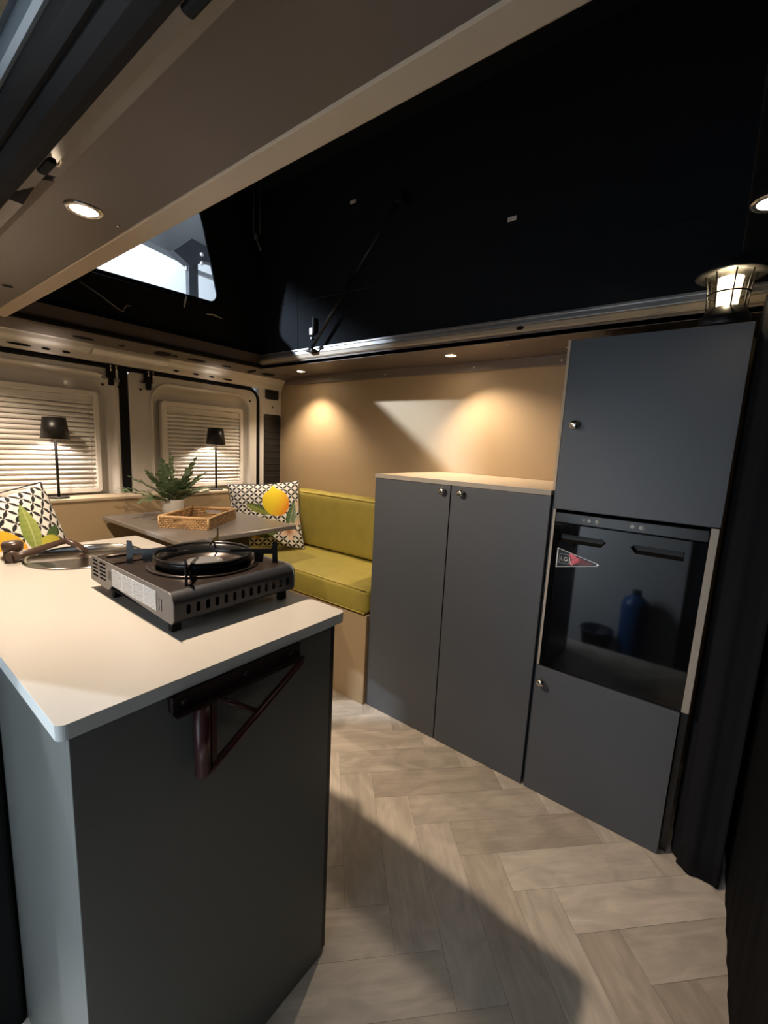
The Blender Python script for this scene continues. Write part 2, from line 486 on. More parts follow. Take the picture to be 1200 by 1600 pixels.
# door opening flange, seal, rail cover and outer frame, all running along the van
bm = BM(); extrude_profile(bm, [(.305, ZS+.01), (.305, ZS), (.285, ZS-.004), (.276, ZS-.018), (.268, ZS-.032), (.240, ZS-.052), (.232, ZS-.048), (.232, ZS+.01)], 'XZ', -.9, 1.0, True)
fl = struct(obj('trim_5', bm, M_grey, bevel=.002))
for (y, s, m, nm) in ((.87, .026, M_rubber, 'slot'), (.40, .055, M_rubber, 'slot')):
    bm = BM(); box(bm, .243, .257, y-s, y+s, ZS-.054, ZS-.044, None); o = obj(nm, bm, m, fl, bevel=.004)
bm = BM(); lathe(bm, [(.016, 0), (.016, -.002), (.012, -.004)], (0, 0, 0), 24)
for v in bm.verts: v.co = Vector((v.co.x*.45, v.co.y, v.co.z))
bmesh.ops.transform(bm, matrix=Matrix.Translation((.276, .905, ZS-.0175)) @ Matrix.Rotation(math.radians(55), 4, 'Y'), verts=bm.verts[:])
obj('chrome_plug', bm, M_chrome, fl)
bm = BM(); extrude_profile(bm, [(.240, ZS-.050), (.236, ZS-.060), (.222, ZS-.066), (.206, ZS-.066), (.196, ZS-.058), (.196, ZS-.02), (.240, ZS-.02)], 'XZ', -.9, 1.55, True)
struct(obj('trim_6', bm, M_rubber))
bm = BM(); extrude_profile(bm, [(.200, ZS-.03), (.200, ZS-.052), (.188, ZS-.060), (.176, ZS-.056), (.168, ZS-.040), (.160, ZS-.02), (.160, ZS+.02), (.2, ZS+.02)], 'XZ', -.9, 1.55, True)
struct(obj('trim_7', bm, M_rubber))
bm = BM(); extrude_profile(bm, [(.172, ZS-.045), (.166, ZS-.050), (.161, ZS-.047), (.158, ZS-.03), (.165, ZS-.02)], 'XZ', -.9, 1.55, True)
extrude_profile(bm, [(.132, ZS-.045), (.126, ZS-.050), (.100, ZS-.040), (.09, ZS-.02), (.14, ZS-.02)], 'XZ', -.9, 1.55, True)
struct(obj('trim_8', bm, M_doorhi))  # strips where the frame's highlights are painted in
bm = BM(); extrude_profile(bm, [(.160, ZS-.03), (.150, ZS-.040), (.135, ZS-.040), (.120, ZS-.02), (.03, ZS-.01), (.03, ZS+.04), (.16, ZS+.04)], 'XZ', -.9, 1.55, True)
struct(obj('trim_9', bm, M_doorpaint))
# rear jamb of the sliding-door opening (black)
bm = BM(); box(bm, .02, .158, 1.012, 1.06, -.3, ZS-.03); box(bm, .02, .17, 1.05, 1.07, -.3, .86)
struct(obj('trim_10', bm, M_rubber, bevel=.012, seg=3))

# door sill below the floor edge
struct(boxo('trim_15', (-.01, .135, -.6, 1.02, -.38, -.003), M_doorpaint, bevel=.012))
# ------------------------------------------------------------------ front header (black) over the curtain
struct(boxo('trim_11', (.508, 1.24, -.6, .01, ZS, ZS+.09), M_black, bevel=.003))

# ------------------------------------------------------------------ rear header with its pressed-metal lip
def rear_header():
    bm = BM(); extrude_profile(bm, [(2.361, ZS+.088), (2.361, ZS+.010), (2.371, ZS-.0025), (2.492, ZS-.0195), (2.492, ZS+.088)], 'YZ', .051, XW-.002, True)
    up_ = obj('upper_face', bm, M_soffit)
    prof = [(2.40, ZS+.089), (2.40, ZS+.012), (2.402, ZS-.0045), (2.50, ZS-.018), (2.508, ZS-.042), (2.545, ZS-.052), (2.555, ZS-.088), (2.60, ZS-.096), (2.64, ZS-.09), (2.64, ZS+.09)]
    bm = BM(); extrude_profile(bm, prof, 'YZ', .05, XW-.001, True)
    h = struct(obj('trim_12', bm, M_body, bevel=.006)); up_.parent = h
    bm = BM(); extrude_profile(bm, [(2.495, ZS-.012), (2.49, ZS-.040), (2.515, ZS-.060), (2.56, ZS-.066), (2.56, ZS-.03)], 'YZ', .86, 1.24, True)
    obj('pressed_bulge', bm, M_body, h, bevel=.008, seg=3)
    def hole(x, hw, y, z, hh, tilt):
        b = BM(); lathe(b, [(1, .0012), (1, -.0012)], (0, 0, 0), 24)
        bmesh.ops.transform(b, matrix=Matrix.Translation((x, y, z)) @ Matrix.Rotation(math.radians(tilt), 4, 'X') @ Matrix.Diagonal((hw, hh, 1, 1)), verts=b.verts[:])
        obj('punched_hole', b, M_rubber, h)
    for x, hw in ((.585, .045), (.685, .017), (.765, .017), (1.30, .018), (1.42, .02), (1.525, .018), (1.635, .035)):
        hole(x, hw, 2.550, ZS-.071, .0055, -75)
    for x, hw, hh in ((.80, .045, .012), (.965, .014, .009), (1.17, .045, .026), (1.235, .016, .010), (1.36, .055, .014), (1.55, .03, .012), (1.73, .022, .03), (1.86, .05, .02)):
        hole(x, hw, 2.430, ZS-.0115, hh*1.3, -8)
    # black rubber lip along the aperture edge
    bm = BM(); box(bm, .3, 1.78, 2.346, 2.362, ZS+.004, ZS+.026)
    obj('rubber_lip', bm, M_rubber, h, bevel=.004)
rear_header()

# ------------------------------------------------------------------ rear doors, seals, pillar
def rear_door(nm, x0, x1, rec, hinge_r, mirror):
    z0, z1 = .45, 1.585
    r = [.06, .02, .02, .02] if not mirror else [.02, .06, .02, .02]
    outer = rrect(x0, x1, z0, z1, r)
    A = rrect(rec[0], rec[1], rec[2], rec[3], .10, 8)
    bm = BM(); plate(bm, outer, [A], 'XZ', YR-.012, YR+.02)
    def lp(ins, y, rr):
        return [Vector((p[0], y, p[1])) for p in rrect(rec[0]+ins, rec[1]-ins, rec[2]+ins, rec[3]-ins, rr, 8)]
    Rr = loft(bm, [lp(-.012, YR-.0125, .112), lp(-.006, YR-.020, .106), lp(.004, YR-.017, .098), lp(.012, YR-.002, .09), (lp(.024, YR+.022, .078)), lp(.05, YR+.034, .05)])
    bm.faces.new(Rr[-1])
    bmesh.ops.remove_doubles(bm, verts=bm.verts[:], dist=1e-5)
    d = struct(obj(nm, bm, M_body))
    return d
# right door and left door
d2 = rear_door('door_2', 1.045, 1.868, (1.165, 1.812, .80, 1.545), True, False)
d1 = rear_door('door_1', .20, .995, (.26, .978, .80, 1.555), False, True)
def door_hardware(d, x, sgn):
    bm = BM(); box(bm, x-.018, x+.018, YR-.045, YR-.010, 1.535, 1.60); box(bm, x-.010, x+.012, YR-.040, YR-.012, 1.50, 1.54)
    obj('latch', bm, M_rubber, d, bevel=.004)
    bm = BM()
    for dx in (-.006, .02): tube(bm, [(x+dx, YR-.047, 1.60), (x+dx, YR-.047, 1.57)], .004, 8)
    lathe(bm, [(.010, YR-.012), (.010, YR-.018)], (x+.035, 0, 1.53), 16, 'Y')
    lathe(bm, [(.010, YR-.012), (.010, YR-.018)], (x-.03, 0, 1.54), 16, 'Y')
    obj('latch_pin', bm, M_chrome, d)
    bm = BM()
    for dx, z in ((.04, 1.498), (-.035, 1.50)): lathe(bm, [(.0065, YR-.0118), (.0065, YR-.0135)], (x+dx, 0, z), 14, 'Y')
    obj('screw_hole', bm, M_rubber, d)
door_hardware(d1, .955, 1); door_hardware(d2, 1.142, -1)
bm = BM(); lathe(bm, [(.007, YR-.0118), (.007, YR-.0135)], (1.815, 0, 1.515), 14, 'Y'); obj('screw_hole', bm, M_rubber, d2)
# black gap and perimeter seal
bm = BM()
tube(bm, [(.12, YR-.004, 1.597), (1.80, YR-.004, 1.597)] + [(1.80+.082*math.sin(a), YR-.004, 1.515+.082*math.cos(a)) for a in [math.radians(10*k) for k in range(1, 10)]] + [(1.884, YR-.004, 1.3), (1.884, YR-.004, .45)], .0145, 10)
box(bm, .999, 1.041, YR-.012, YR+.03, .4, 1.59)
struct(obj('trim_13', bm, M_rubber))
# right rear pillar with black vent covers
bm = BM(); extrude_profile(bm, [(1.885, YR+.03), (1.893, YR-.004), (1.915, YR-.012), (XW+.03, YR-.012), (XW+.03, YR+.05)], 'XY', .4, 1.66, True)
pil = struct(obj('trim_14', bm, M_body, bevel=.004))
def vent(x0, x1, z0, z1, nr):
    bm = BM(); plate(bm, rrect(x0, x1, z0, z1, .016), [], 'XZ', YR-.016, YR-.010)
    v = obj('vent_cover', bm, M_blackplastic, pil, bevel=.002)
    for k in range(nr):
        z = z0+.05+(z1-z0-.08)*k/max(1, nr-1)
        bm = BM(); box(bm, x0+.012, x1-.008, YR-.021, YR-.014, z-.004, z+.004)
        obj('louvre', bm, M_blackplastic, v, bevel=.003)
vent(1.940, 2.056, 1.545, 1.640, 2)
vent(1.930, 2.076, .90, 1.440, 11)
bm = BM(); lathe(bm, [(.007, YR-.0118), (.007, YR-.0135)], (2.005, 0, 1.492), 14, 'Y'); obj('screw_hole', bm, M_rubber, pil)

# window blinds on the rear doors
def blind(x0, x1, z0, z1, label):
    t = thing('window_blind', label, 'blind', ((x0+x1)/2, YR, z0), 0, 'pleated blinds over the rear door windows')
    w_ = .032; bm = BM()
    plate(bm, rrect(x0, x1, z0, z1, .022), [rrect(x0+w_, x1-w_*.75, z0+w_*.8, z1-w_*.9, .004)], 'XZ', YR-.010, YR+.030)
    obj('frame', bm, M_white, t, bevel=.004, seg=2)
    xa, xb, za, zb = x0+w_, x1-w_*.75, z0+w_*.8, z1-w_*.9
    bm = BM(); box(bm, xa, xb, YR-.003, YR+.02, zb-.036, zb-.001); box(bm, xa, xb, YR-.007, YR+.0, zb-.038, zb-.030)
    obj('head_rail', bm, M_white, t, bevel=.003)
    prof = []; n = 18; h = (zb-.038-za)/n
    for k in range(n):
        z = za+k*h
        prof += [(YR+.018, z), (YR+.002, z+h*.10), (YR-.002, z+h*.40), (YR+.004, z+h*.75), (YR+.014, z+h*.97)]
    prof.append((YR+.018, za+n*h))
    bm = BM(); extrude_profile(bm, prof, 'YZ', xa, xb, False)
    obj('slats', bm, M_blind, t, solid=.0015)
    bm = BM()
    for fx in (.02,): tube(bm, [(xb-fx, YR-.002, za), (xb-fx, YR-.002, zb-.03)], .0012, 6)
    obj('cord', bm, M_white, t)
blind(.30, .900, .940, 1.462, 'white pleated blind behind the left table lamp in the left rear door')
blind(1.220, 1.764, .945, 1.456, 'white pleated blind behind the right table lamp in the right rear door')

# ------------------------------------------------------------------ rear ledge, benches, cushions
t = thing('rear_storage_ledge', 'long beige storage ledge with pale top below the rear door windows', 'ledge', (.8, 2.5, 0))
boxo('front_panel', (.10, 1.57, 2.425, 2.443, 0, .915), M_vinyl, t, bevel=.002)
boxo('top_panel', (.10, 1.575, 2.42, 2.565, .915, .930), M_ply, t, bevel=.002)
boxo('end_panel', (1.552, 1.57, 2.443, 2.56, 0, .915), M_vinyl, t, bevel=.001)
t = thing('bench_box', 'beige bench base under the mustard seat, beside the low cabinet', 'bench', (1.79, 1.8, 0))
boxo('front_panel', (1.495, 1.513, 1.205, 2.42, 0, .455), M_vinyl, t, bevel=.002)
boxo('seat_board', (1.513, XW-.005, 1.205, 2.42, .435, .455), M_ply, t, bevel=.001)
boxo('end_panel', (1.513, XW-.005, 1.205, 1.222, 0, .435), M_vinyl, t, bevel=.001)
def cushion_mesh(x0, x1, y0, y1, z0, z1, puff=.012, n=14, axis='z', r=.02):
    bm = BM(); bmesh.ops.create_cube(bm, size=1)
    bmesh.ops.subdivide_edges(bm, edges=bm.edges[:], cuts=n, use_grid_fill=True)
    S = Vector((x1-x0, y1-y0, z1-z0)); C_ = Vector(((x0+x1)/2, (y0+y1)/2, (z0+z1)/2))
    rnd = random.Random(int(x0*1000+y0*77))
    ph = [rnd.uniform(0, 6) for _ in range(6)]
    for v in bm.verts:
        u = v.co*2
        p = Vector((v.co.x*S.x, v.co.y*S.y, v.co.z*S.z))
        # rounded corners
        q = Vector(p)
        lim = S/2-Vector((r, r, r))
        c = Vector([max(-lim[i], min(lim[i], p[i])) for i in range(3)])
        dlt = p-c
        if dlt.length > 1e-9: q = c+dlt.normalized()*min(r, dlt.length)
        for i in range(3):
            j, k = (i+1) % 3, (i+2) % 3
            if abs(u[i]) > .99:
                b = (1-u[j]**2)*(1-u[k]**2)
                wr = .0018*math.sin(p[j]*38+ph[i])*math.cos(p[k]*21+ph[i+3])
                if (i == 2 and u[2] < 0) or (i == 1): continue
                q[i] += math.copysign(puff*b+wr, u[i])
        v.co = q+C_
    for f in bm.faces: f.smooth = True
    return bm
t = thing('seat_cushion', 'mustard velvet seat cushion on the bench beside the low cabinet', 'cushion', (1.78, 1.8, .455))
obj('cushion_body', cushion_mesh(1.484, XW-.03, 1.206, 2.412, .4565, .580, .010), M_velvet, t)
bm = BM(); tube(bm, [(1.485, 1.212, .582), (1.484, 1.8, .584), (1.485, 2.40, .582)], .0035, 8); tube(bm, [(1.485, 1.212, .468), (1.485, 2.40, .468)], .0035, 8)
obj('piping', bm, M_piping, t)
t = thing('back_cushion', 'mustard velvet back cushion leaning on the beige right wall', 'cushion', (2.0, 1.75, .585))
bm = cushion_mesh(1.865, XW-.016, 1.212, 2.36, .598, .935, .008)
for v in bm.verts: v.co.x += max(0, (v.co.z-.59))*.10*(1 if v.co.x < 1.97 else 0)
obj('cushion_body', bm, M_velvet, t)
bm = BM(); tube(bm, [(1.906, 1.222, .930), (1.904, 1.8, .934), (1.906, 2.35, .930)], .0035, 8)
obj('piping', bm, M_piping, t)
t = thing('bench_box', 'low beige bench base under the seat cushion behind the kitchen counter', 'bench', (.4, 2.1, 0))
boxo('front_panel', (.66, .678, 1.69, 2.42, 0, .455), M_vinyl, t, bevel=.002)
boxo('seat_board', (.10, .66, 1.69, 2.42, .435, .455), M_ply, t, bevel=.001)
t = thing('seat_cushion', 'mustard velvet seat cushion under the lemon pillow behind the sink', 'cushion', (.4, 2.05, .455))
obj('cushion_body', cushion_mesh(.12, .68, 1.70, 2.412, .4565, .580, .010), M_velvet, t)

# ------------------------------------------------------------------ patterned pillows
def lens(p, q, a):
    fp = p-round(p); fq = q-math.floor(q)
    return abs(fp) < a*math.sin(PI*fq)
def ell(s, t, cx, cy, rx, ry, rot):
    c, sn = math.cos(math.radians(rot)), math.sin(math.radians(rot))
    x, y = s-cx, t-cy
    return ((x*c+y*sn)/rx, (-x*sn+y*c)/ry)
def leafmask(s, t, cx, cy, L, Wd, rot):
    x, y = ell(s, t, cx, cy, L, 1, rot)
    if abs(x) >= 1: return None
    hw = Wd*(1-x*x)*(1-.25*x)
    return (x, y/hw) if abs(y) < hw else None
def mixc(a, b, k):
    k = max(0, min(1, k)); return tuple(a[i]+(b[i]-a[i])*k for i in range(3))
WHT, BLK = (.80, .775, .735), (.012, .012, .014)
YEL, ORG, GRN, LGRN, PCH = (.88, .66, .03), (.80, .25, .02), (.06, .11, .03), (.32, .36, .08), (.78, .55, .40)
def fruit(s, t, cx, cy, rx, ry, rot, c1, c2, tip=.0):
    x, y = ell(s, t, cx, cy, rx, ry, rot)
    d = x*x+y*y
    if tip and abs(x) < .62*max(0., 1.34-y)**.8 and .70 < y < 1.33: d = .9
    if d > 1: return None
    g = max(0., .42+.66*(x*.75-y*.65))**1.9
    n = .06*math.sin(s*90+t*37)*math.sin(t*80-s*21)
    return mixc(c1, c2, g*1.1-.1+n)
def art_right(s, t):
    for (cx, cy, rx, ry, rot, c1, c2, tip) in ((.65, .67, .190, .212, 6, YEL, ORG, .2),):
        c = fruit(s, t, cx, cy, rx, ry, rot, c1, c2, tip)
        if c: return c
    # flower
    fx, fy = s-.80, t-.235; rr = math.hypot(fx, fy); a = math.atan2(fy, fx)
    if rr < .055+.085*abs(math.cos(2.5*a+.4)):
        return mixc((.50, .20, .10), (.86, .66, .54), rr*15-.2)
    for (cx, cy, L, W_, rot, c1, c2) in ((.40, .57, .20, .06, -28, LGRN, GRN), (.86, .47, .23, .07, 72, (.22, .30, .20), GRN), (.92, .38, .16, .06, 40, PCH, (.5, .5, .4)), (.52, .24, .22, .085, 18, GRN, LGRN), (.95, .60, .12, .05, 60, (.75, .66, .52), PCH)):
        m = leafmask(s, t, cx, cy, L, W_, rot)
        if m:
            if abs(m[1]) < .09: return mixc(c1, (.5, .5, .25), .5)
            return mixc(c1, c2, .5+.5*m[1]+.15*math.sin(m[0]*30+abs(m[1])*6))
    c = fruit(s, t, .36, .26, .15, .13, 20, (.85, .48, .05), ORG)
    if c: return c
    return None
def art_left(s, t):
    s += .15; t -= .16
    m = leafmask(s, t, .76, .55, .20, .075, 78)
    if m:
        if abs(m[1]) < .08: return (.45, .48, .2)
        return mixc((.34, .38, .10), (.20, .27, .06), .5+.5*m[1]+.15*math.sin(m[0]*28))
    c = fruit(s, t, .84, .33, .17, .125, 15, (.50, .46, .06), (.45, .34, .03))
    if c: return c
    c = fruit(s, t, .47, .40, .20, .20, -20, (.75, .45, .03), (.80, .17, .02))
    if c: return c
    m = leafmask(s, t, .93, .45, .12, .05, 30)
    if m: return GRN
    m = leafmask(s, t, .28, .30, .22, .10, 40)
    if m: return mixc(LGRN, GRN, .5+.5*m[1])
    return None
pillow_mat = attr_mat('printed_cotton', rough=.85, bump=.08, bscale=900)
def pillow(label, BL, BR, TL, TR, art, cells, thick=.085, diag=True, sag=0.):
    BL, BR, TL, TR = map(Vector, (BL, BR, TL, TR))
    ctr = (BL+BR+TL+TR)/4
    nrm = ((BR-BL).cross(TL-BL)).normalized()
    t = thing('scatter_pillow', label, 'pillow', ((BL+BR)/2), 0, 'lemon print scatter pillows')
    N = 190; bm = BM(); cl = bm.verts.layers.float_color.new('Col')
    grid = [[], []]
    for side in (0, 1):
        for j in range(N+1):
            row = []
            for i in range(N+1):
                s, tt = i/N, j/N
                e = 4*s*(1-s); f_ = 4*tt*(1-tt)
                ins = .035
                s2 = .5+(s-.5)*(1-ins*2*(f_**1.0)*abs(2*s-1)**2); t2 = .5+(tt-.5)*(1-ins*2*(e)*abs(2*tt-1)**2)
                P = BL*(1-s2)*(1-t2)+BR*s2*(1-t2)+TL*(1-s2)*t2+TR*s2*t2
                h = thick*(max(0, e)**.42)*(max(0, f_)**.42)
                h += .004*math.sin(s*9+tt*4)*e*f_
                P = P+nrm*h*(1 if side == 0 else -.8)
                if sag: P.z -= sag*4*s*(1-s)*tt
                if side and (i in (0, N) or j in (0, N)):
                    row.append(grid[0][j][i]); continue
                v = bm.verts.new(P)
                c = art(s, tt) if side == 0 else None
                if c is None:
                    if diag: p, q = (s+tt)*cells/1.0, (s-tt)*cells/1.0
                    else: p, q = s*cells, tt*cells
                    c = BLK if (lens(p, q, .17) or lens(q, p, .17)) else WHT
                v[cl] = (*c, 1)
                row.append(v)
            grid[side].append(row)
    for side in (0, 1):
        g = grid[side]
        for j in range(N):
            for i in range(N):
                vs = (g[j][i], g[j][i+1], g[j+1][i+1], g[j+1][i])
                f = bm.faces.new(vs); f.smooth = True
    obj('printed_cover', bm, pillow_mat, t)
    bm = BM()
    e = [BL, BR, TR, TL, BL]
    for a, b in zip(e, e[1:]): tube(bm, [a.lerp(b, k/12)+(ctr-(a.lerp(b, k/12)))*.055*math.sin(PI*k/12)*0.9 for k in range(13)], .0022, 6)
    obj('seam', bm, M_doorblack, t)
pillow('lattice print pillow with one big yellow lemon beside the mustard back cushion', (1.475, 2.25, .600), (1.795, 1.968, .592), (1.515, 2.375, .975), (1.868, 2.118, 1.006), art_right, 8.5, thick=.065)
pillow('lattice print pillow with orange fruit and upright green leaf behind the round sink', (.19, 1.66, .60), (.60, 1.87, .592), (.105, 1.74, 1.02), (.497, 2.02, 1.055), art_left, 8.5, sag=.012)

# ------------------------------------------------------------------ dining table
t = thing('dining_table', 'grey brown dining table with squared top in front of the rear ledge', 'table', (1.13, 2.02, 0))
boxo('table_top', (.834, 1.432, 1.635, 2.412, .816, .838), M_table, t, bevel=.004)
bm = BM(); box(bm, 1.12, 1.40, 1.98, 2.05, .05, .80); obj('pedestal', bm, M_blackmetal, t, bevel=.006)
bm = BM(); box(bm, 1.02, 1.42, 1.85, 2.2, .80, .816); obj('support_plate', bm, M_blackmetal, t, bevel=.002)
bm = BM(); box(bm, 1.0, 1.44, 1.86, 2.22, .0, .05); obj('foot_plate', bm, M_blackmetal, t, bevel=.01)

# potted plant
def frond(bm, base, az, elev, L, curve, rnd, nl=7, lw=.0145, ll=.043):
    p = Vector(base); pts = [p.copy()]; e = elev; n = nl+3
    for k in range(n):
        d = Vector((math.cos(az)*math.cos(e), math.sin(az)*math.cos(e), math.sin(e)))
        p = p+d*(L/n); pts.append(p.copy()); e -= curve/n
    tube(bm, pts, [.0022*(1-.6*k/n) for k in range(n+1)], 6, mi=0)
    for k in range(2, n+1):
        d = (pts[k]-pts[k-1]).normalized(); u, w_ = frame_from(d)
        sides = (1, -1) if k < n else (0,)
        for sgn in sides:
            dirv = (d*.75+u*sgn*1.0+w_*rnd.uniform(-.3, .3)).normalized() if sgn else d
            l = ll*(1-.25*k/n)*rnd.uniform(.85, 1.15); wv = dirv.cross(w_).normalized()*lw*rnd.uniform(.8, 1.1)
            nn = dirv.cross(wv).normalized()
            c0 = pts[k]; rows = []
            for q, wd in ((0, .12), (.25, .75), (.5, 1.), (.75, .7), (1., .05)):
                mid = c0+dirv*l*q - nn*.004*math.sin(q*PI)
                rows.append([bm.verts.new(mid-wv*wd+nn*.0025*wd), bm.verts.new(mid), bm.verts.new(mid+wv*wd+nn*.0025*wd)])
            for a, b in zip(rows, rows[1:]):
                for j in (0, 1):
                    f = bm.faces.new((a[j], a[j+1], b[j+1], b[j])); f.material_index = 1; f.smooth = True
PX, PY = 1.105, 2.235
t = thing('potted_plant', 'green leafy plant in a small white pot on the dining table', 'plant', (PX, PY, .838))
bm = BM(); lathe(bm, [(.036, .838), (.040, .840), (.050, .87), (.0575, .922), (.0585, .925), (.055, .926), (.052, .915), (.048, .908), (.0, .908)], (PX, PY, 0), 40)
obj('pot', bm, M_pot, t, smooth=True)
bm = BM(); lathe(bm, [(.0525, .909), (.03, .914), (0, .916)], (PX, PY, 0), 24); obj('soil', bm, M_soil, t)
rnd = random.Random(11)
fr = [(178, 24, .235, .3), (165, 32, .22, .5), (150, 48, .19, .4), (200, 22, .17, .6), (225, 45, .15, .7), (95, 78, .20, .2), (70, 84, .235, .15), (120, 62, .18, .4), (10, 68, .235, .25), (-10, 56, .20, .4), (5, 30, .215, .5), (-30, 35, .17, .6), (-60, 50, .15, .7), (-95, 58, .14, .7), (250, 62, .16, .5), (40, 50, .16, .5), (300, 72, .17, .4), (190, 65, .17, .4), (270, 50, .14, .7), (340, 60, .15, .5), (215, 70, .17, .3), (110, 78, .15, .2)]
for az, el, L, cv in fr:
    bm = BM(); a = math.radians(az)
    frond(bm, (PX+.022*math.cos(a), PY+.022*math.sin(a), .912), a, math.radians(el), L, cv, rnd)
    obj('frond', bm, M_stem, t, extra=(M_leaf,))

# wicker tray
def tray():
    F = Vector((1.036, 1.774, .838)); Lc = Vector((.985, 2.005, .838)); Rc = Vector((1.296, 1.958, .838))
    ax = (Rc-F); lx = .325; ax = Vector((ax.x, ax.y, 0)).normalized(); ay = Vector((-ax.y, ax.x, 0)); ly = .235
    M = Matrix((( ax.x, ay.x, 0, F.x), (ax.y, ay.y, 0, F.y), (0, 0, 1, .838), (0, 0, 0, 1)))
    t = thing('wicker_tray', 'small woven wicker tray with hand holes on the dining table', 'tray', M=M)
    wm = weave_mat('wicker', (.50, .31, .14), (.26, .14, .055))
    h = .052
    bm = BM(); box(bm, .004, lx-.004, .004, ly-.004, .001, .006); obj('base', bm, wm, t, world=False)
    bm = BM(); box(bm, 0, lx, 0, .008, 0, h); obj('long_side', bm, wm, t, world=False, bevel=.003)
    bm = BM(); box(bm, 0, lx, ly-.008, ly, 0, h); obj('long_side', bm, wm, t, world=False, bevel=.003)
    for x in (0, lx-.008):
        bm = BM(); plate(bm, [(.008, 0), (ly-.008, 0), (ly-.008, h), (.008, h)], [rrect(ly/2-.045, ly/2+.045, .022, .040, .008)], 'YZ', x, x+.008)
        obj('short_side', bm, wm, t, world=False)
    rim = mat('wicker_rim', (.52, .34, .17), .5, bump=.8, bscale=260, var=.3, vscale=90)
    c = [(.004, .004), (lx-.004, .004), (lx-.004, ly-.004), (.004, ly-.004)]
    bm = BM()
    for z, r in ((h, .0055), (.004, .004)):
        for a, b in zip(c, c[1:]+c[:1]): tube(bm, [(a[0], a[1], z), (b[0], b[1], z)], r, 8)
    for a in c: tube(bm, [(a[0], a[1], .002), (a[0], a[1], h)], .005, 8)
    obj('rim', bm, rim, t, world=False, smooth=True)
tray()

# table lamps
def table_lamp(x, label):
    y = 2.487; z = .930
    t = thing('table_lamp', label, 'lamp', (x, y, z), 0, 'black table lamps on the rear ledge')
    bm = BM(); lathe(bm, [(.042, z), (.043, z+.003), (.040, z+.007), (.012, z+.009), (0, z+.009)], (x, y, 0), 36); obj('base', bm, M_blackmetal, t)
    bm = BM(); tube(bm, [(x, y, z+.006), (x, y, 1.29)], .0062, 12)
    obj('stem', bm, M_blackmetal, t)
    bm = BM(); lathe(bm, [(.009, 1.205), (.009, 1.222)], (x, y, 0), 16); obj('socket', bm, M_white, t)
    bm = BM(); n = 48
    lathe(bm, [(.0585, 1.213), (.0455, 1.314), (.0440, 1.314), (.0570, 1.213)], (x, y, 0), n, closed=True); lathe(bm, [(.0445, 1.311), (.016, 1.311), (.016, 1.313), (.0445, 1.313)], (x, y, 0), n, closed=True); obj('lamp_shade', bm, M_blackmetal, t)
    bm = BM(); lathe(bm, [(.0, 1.232), (.014, 1.234), (.016, 1.25), (.014, 1.268), (0, 1.272)], (x, y, 0), 20)
    obj('bulb', bm, emis('bulb_glow', (1., .80, .60), 14), t, smooth=True)
    light('lamp_light', 'POINT', 15, (1., .87, .75), t, (x, y, 1.25), size=.018)
table_lamp(.680, 'black table lamp on the ledge in front of the left rear window blind')
table_lamp(1.508, 'black table lamp on the ledge in front of the right rear window blind')

# ------------------------------------------------------------------ kitchen unit
CT = .885
t = thing('kitchen_cabinet', 'grey green kitchen cabinet block standing under the pale countertop', 'cabinet', (.41, 1.1, 0))
boxo('end_panel', (.160, .640, .613, .631, .0, CT-.023), M_panel, t, bevel=.001)
boxo('side_panel', (.1605, .178, .6315, 1.63, .0, CT-.023), M_panel, t, bevel=.001)
boxo('cupboard_door', (.642, .657, .618, 1.12, .006, CT-.028), M_doorblack, t, bevel=.001)
boxo('cupboard_door', (.642, .657, 1.124, 1.63, .006, CT-.028), M_doorblack, t, bevel=.001)
boxo('back_panel', (.178, .640, 1.612, 1.63, .0, CT-.023), M_panel, t, bevel=.001)
SX, SY = .455, 1.452
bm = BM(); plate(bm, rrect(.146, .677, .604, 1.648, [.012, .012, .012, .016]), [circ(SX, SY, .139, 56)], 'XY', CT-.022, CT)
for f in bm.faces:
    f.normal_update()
    if abs(f.normal.z) < .5: f.material_index = 1  # sides take the lightened colour that stands for light on the edges
top(obj('countertop', bm, M_counter, bevel=.0018, extra=(M_edge_lit,)), 'pale cream countertop slab with rounded corners on the kitchen cabinet', 'countertop')
t = thing('round_sink', 'round stainless steel sink bowl set into the pale countertop', 'sink', (SX, SY, CT))
bm = BM(); lathe(bm, [(.148, CT+.0005), (.149, CT+.002), (.146, CT+.004), (.138, CT+.0035), (.135, CT-.002), (.132, CT-.05), (.120, CT-.105), (.095, CT-.13), (.03, CT-.134), (.0, CT-.134), (.0, CT-.136), (.097, CT-.132), (.122, CT-.107), (.134, CT-.05), (.137, CT-.004)], (SX, SY, 0), 64)
obj('bowl', bm, M_steel, t, smooth=True)
bm = BM(); lathe(bm, [(.024, CT-.133), (.024, CT-.130), (.018, CT-.129), (.0, CT-.131)], (SX, SY, 0), 24); obj('drain', bm, M_chrome, t)
t = thing('folding_tap', 'brown folding tap with flat arm lying over the round sink', 'tap', (.30, 1.545, CT))
bm = BM(); lathe(bm, [(.026, CT), (.026, CT+.006), (.022, CT+.010), (.021, CT+.024), (.0, CT+.024)], (.305, 1.545, 0), 28); obj('base', bm, M_brown, t, smooth=True)
bm = BM(); lathe(bm, [(.021, CT+.024), (.024, CT+.028), (.025, CT+.044), (.021, CT+.050), (0, CT+.051)], (.305, 1.545, 0), 28); obj('lever_head', bm, M_brown, t, smooth=True)
bm = BM(); tube(bm, [(.292, 1.490, CT+.016), (.315, 1.495, CT+.020), (.425, 1.512, CT+.042)], [.012, .010, .008], 12); obj('arm', bm, M_brown, t)
bm = BM(); tube(bm, [(.420, 1.511, CT+.043), (.448, 1.508, CT+.024), (.472, 1.506, CT+.002)], [.008, .009, .0085], 12); obj('spout', bm, M_brown, t)
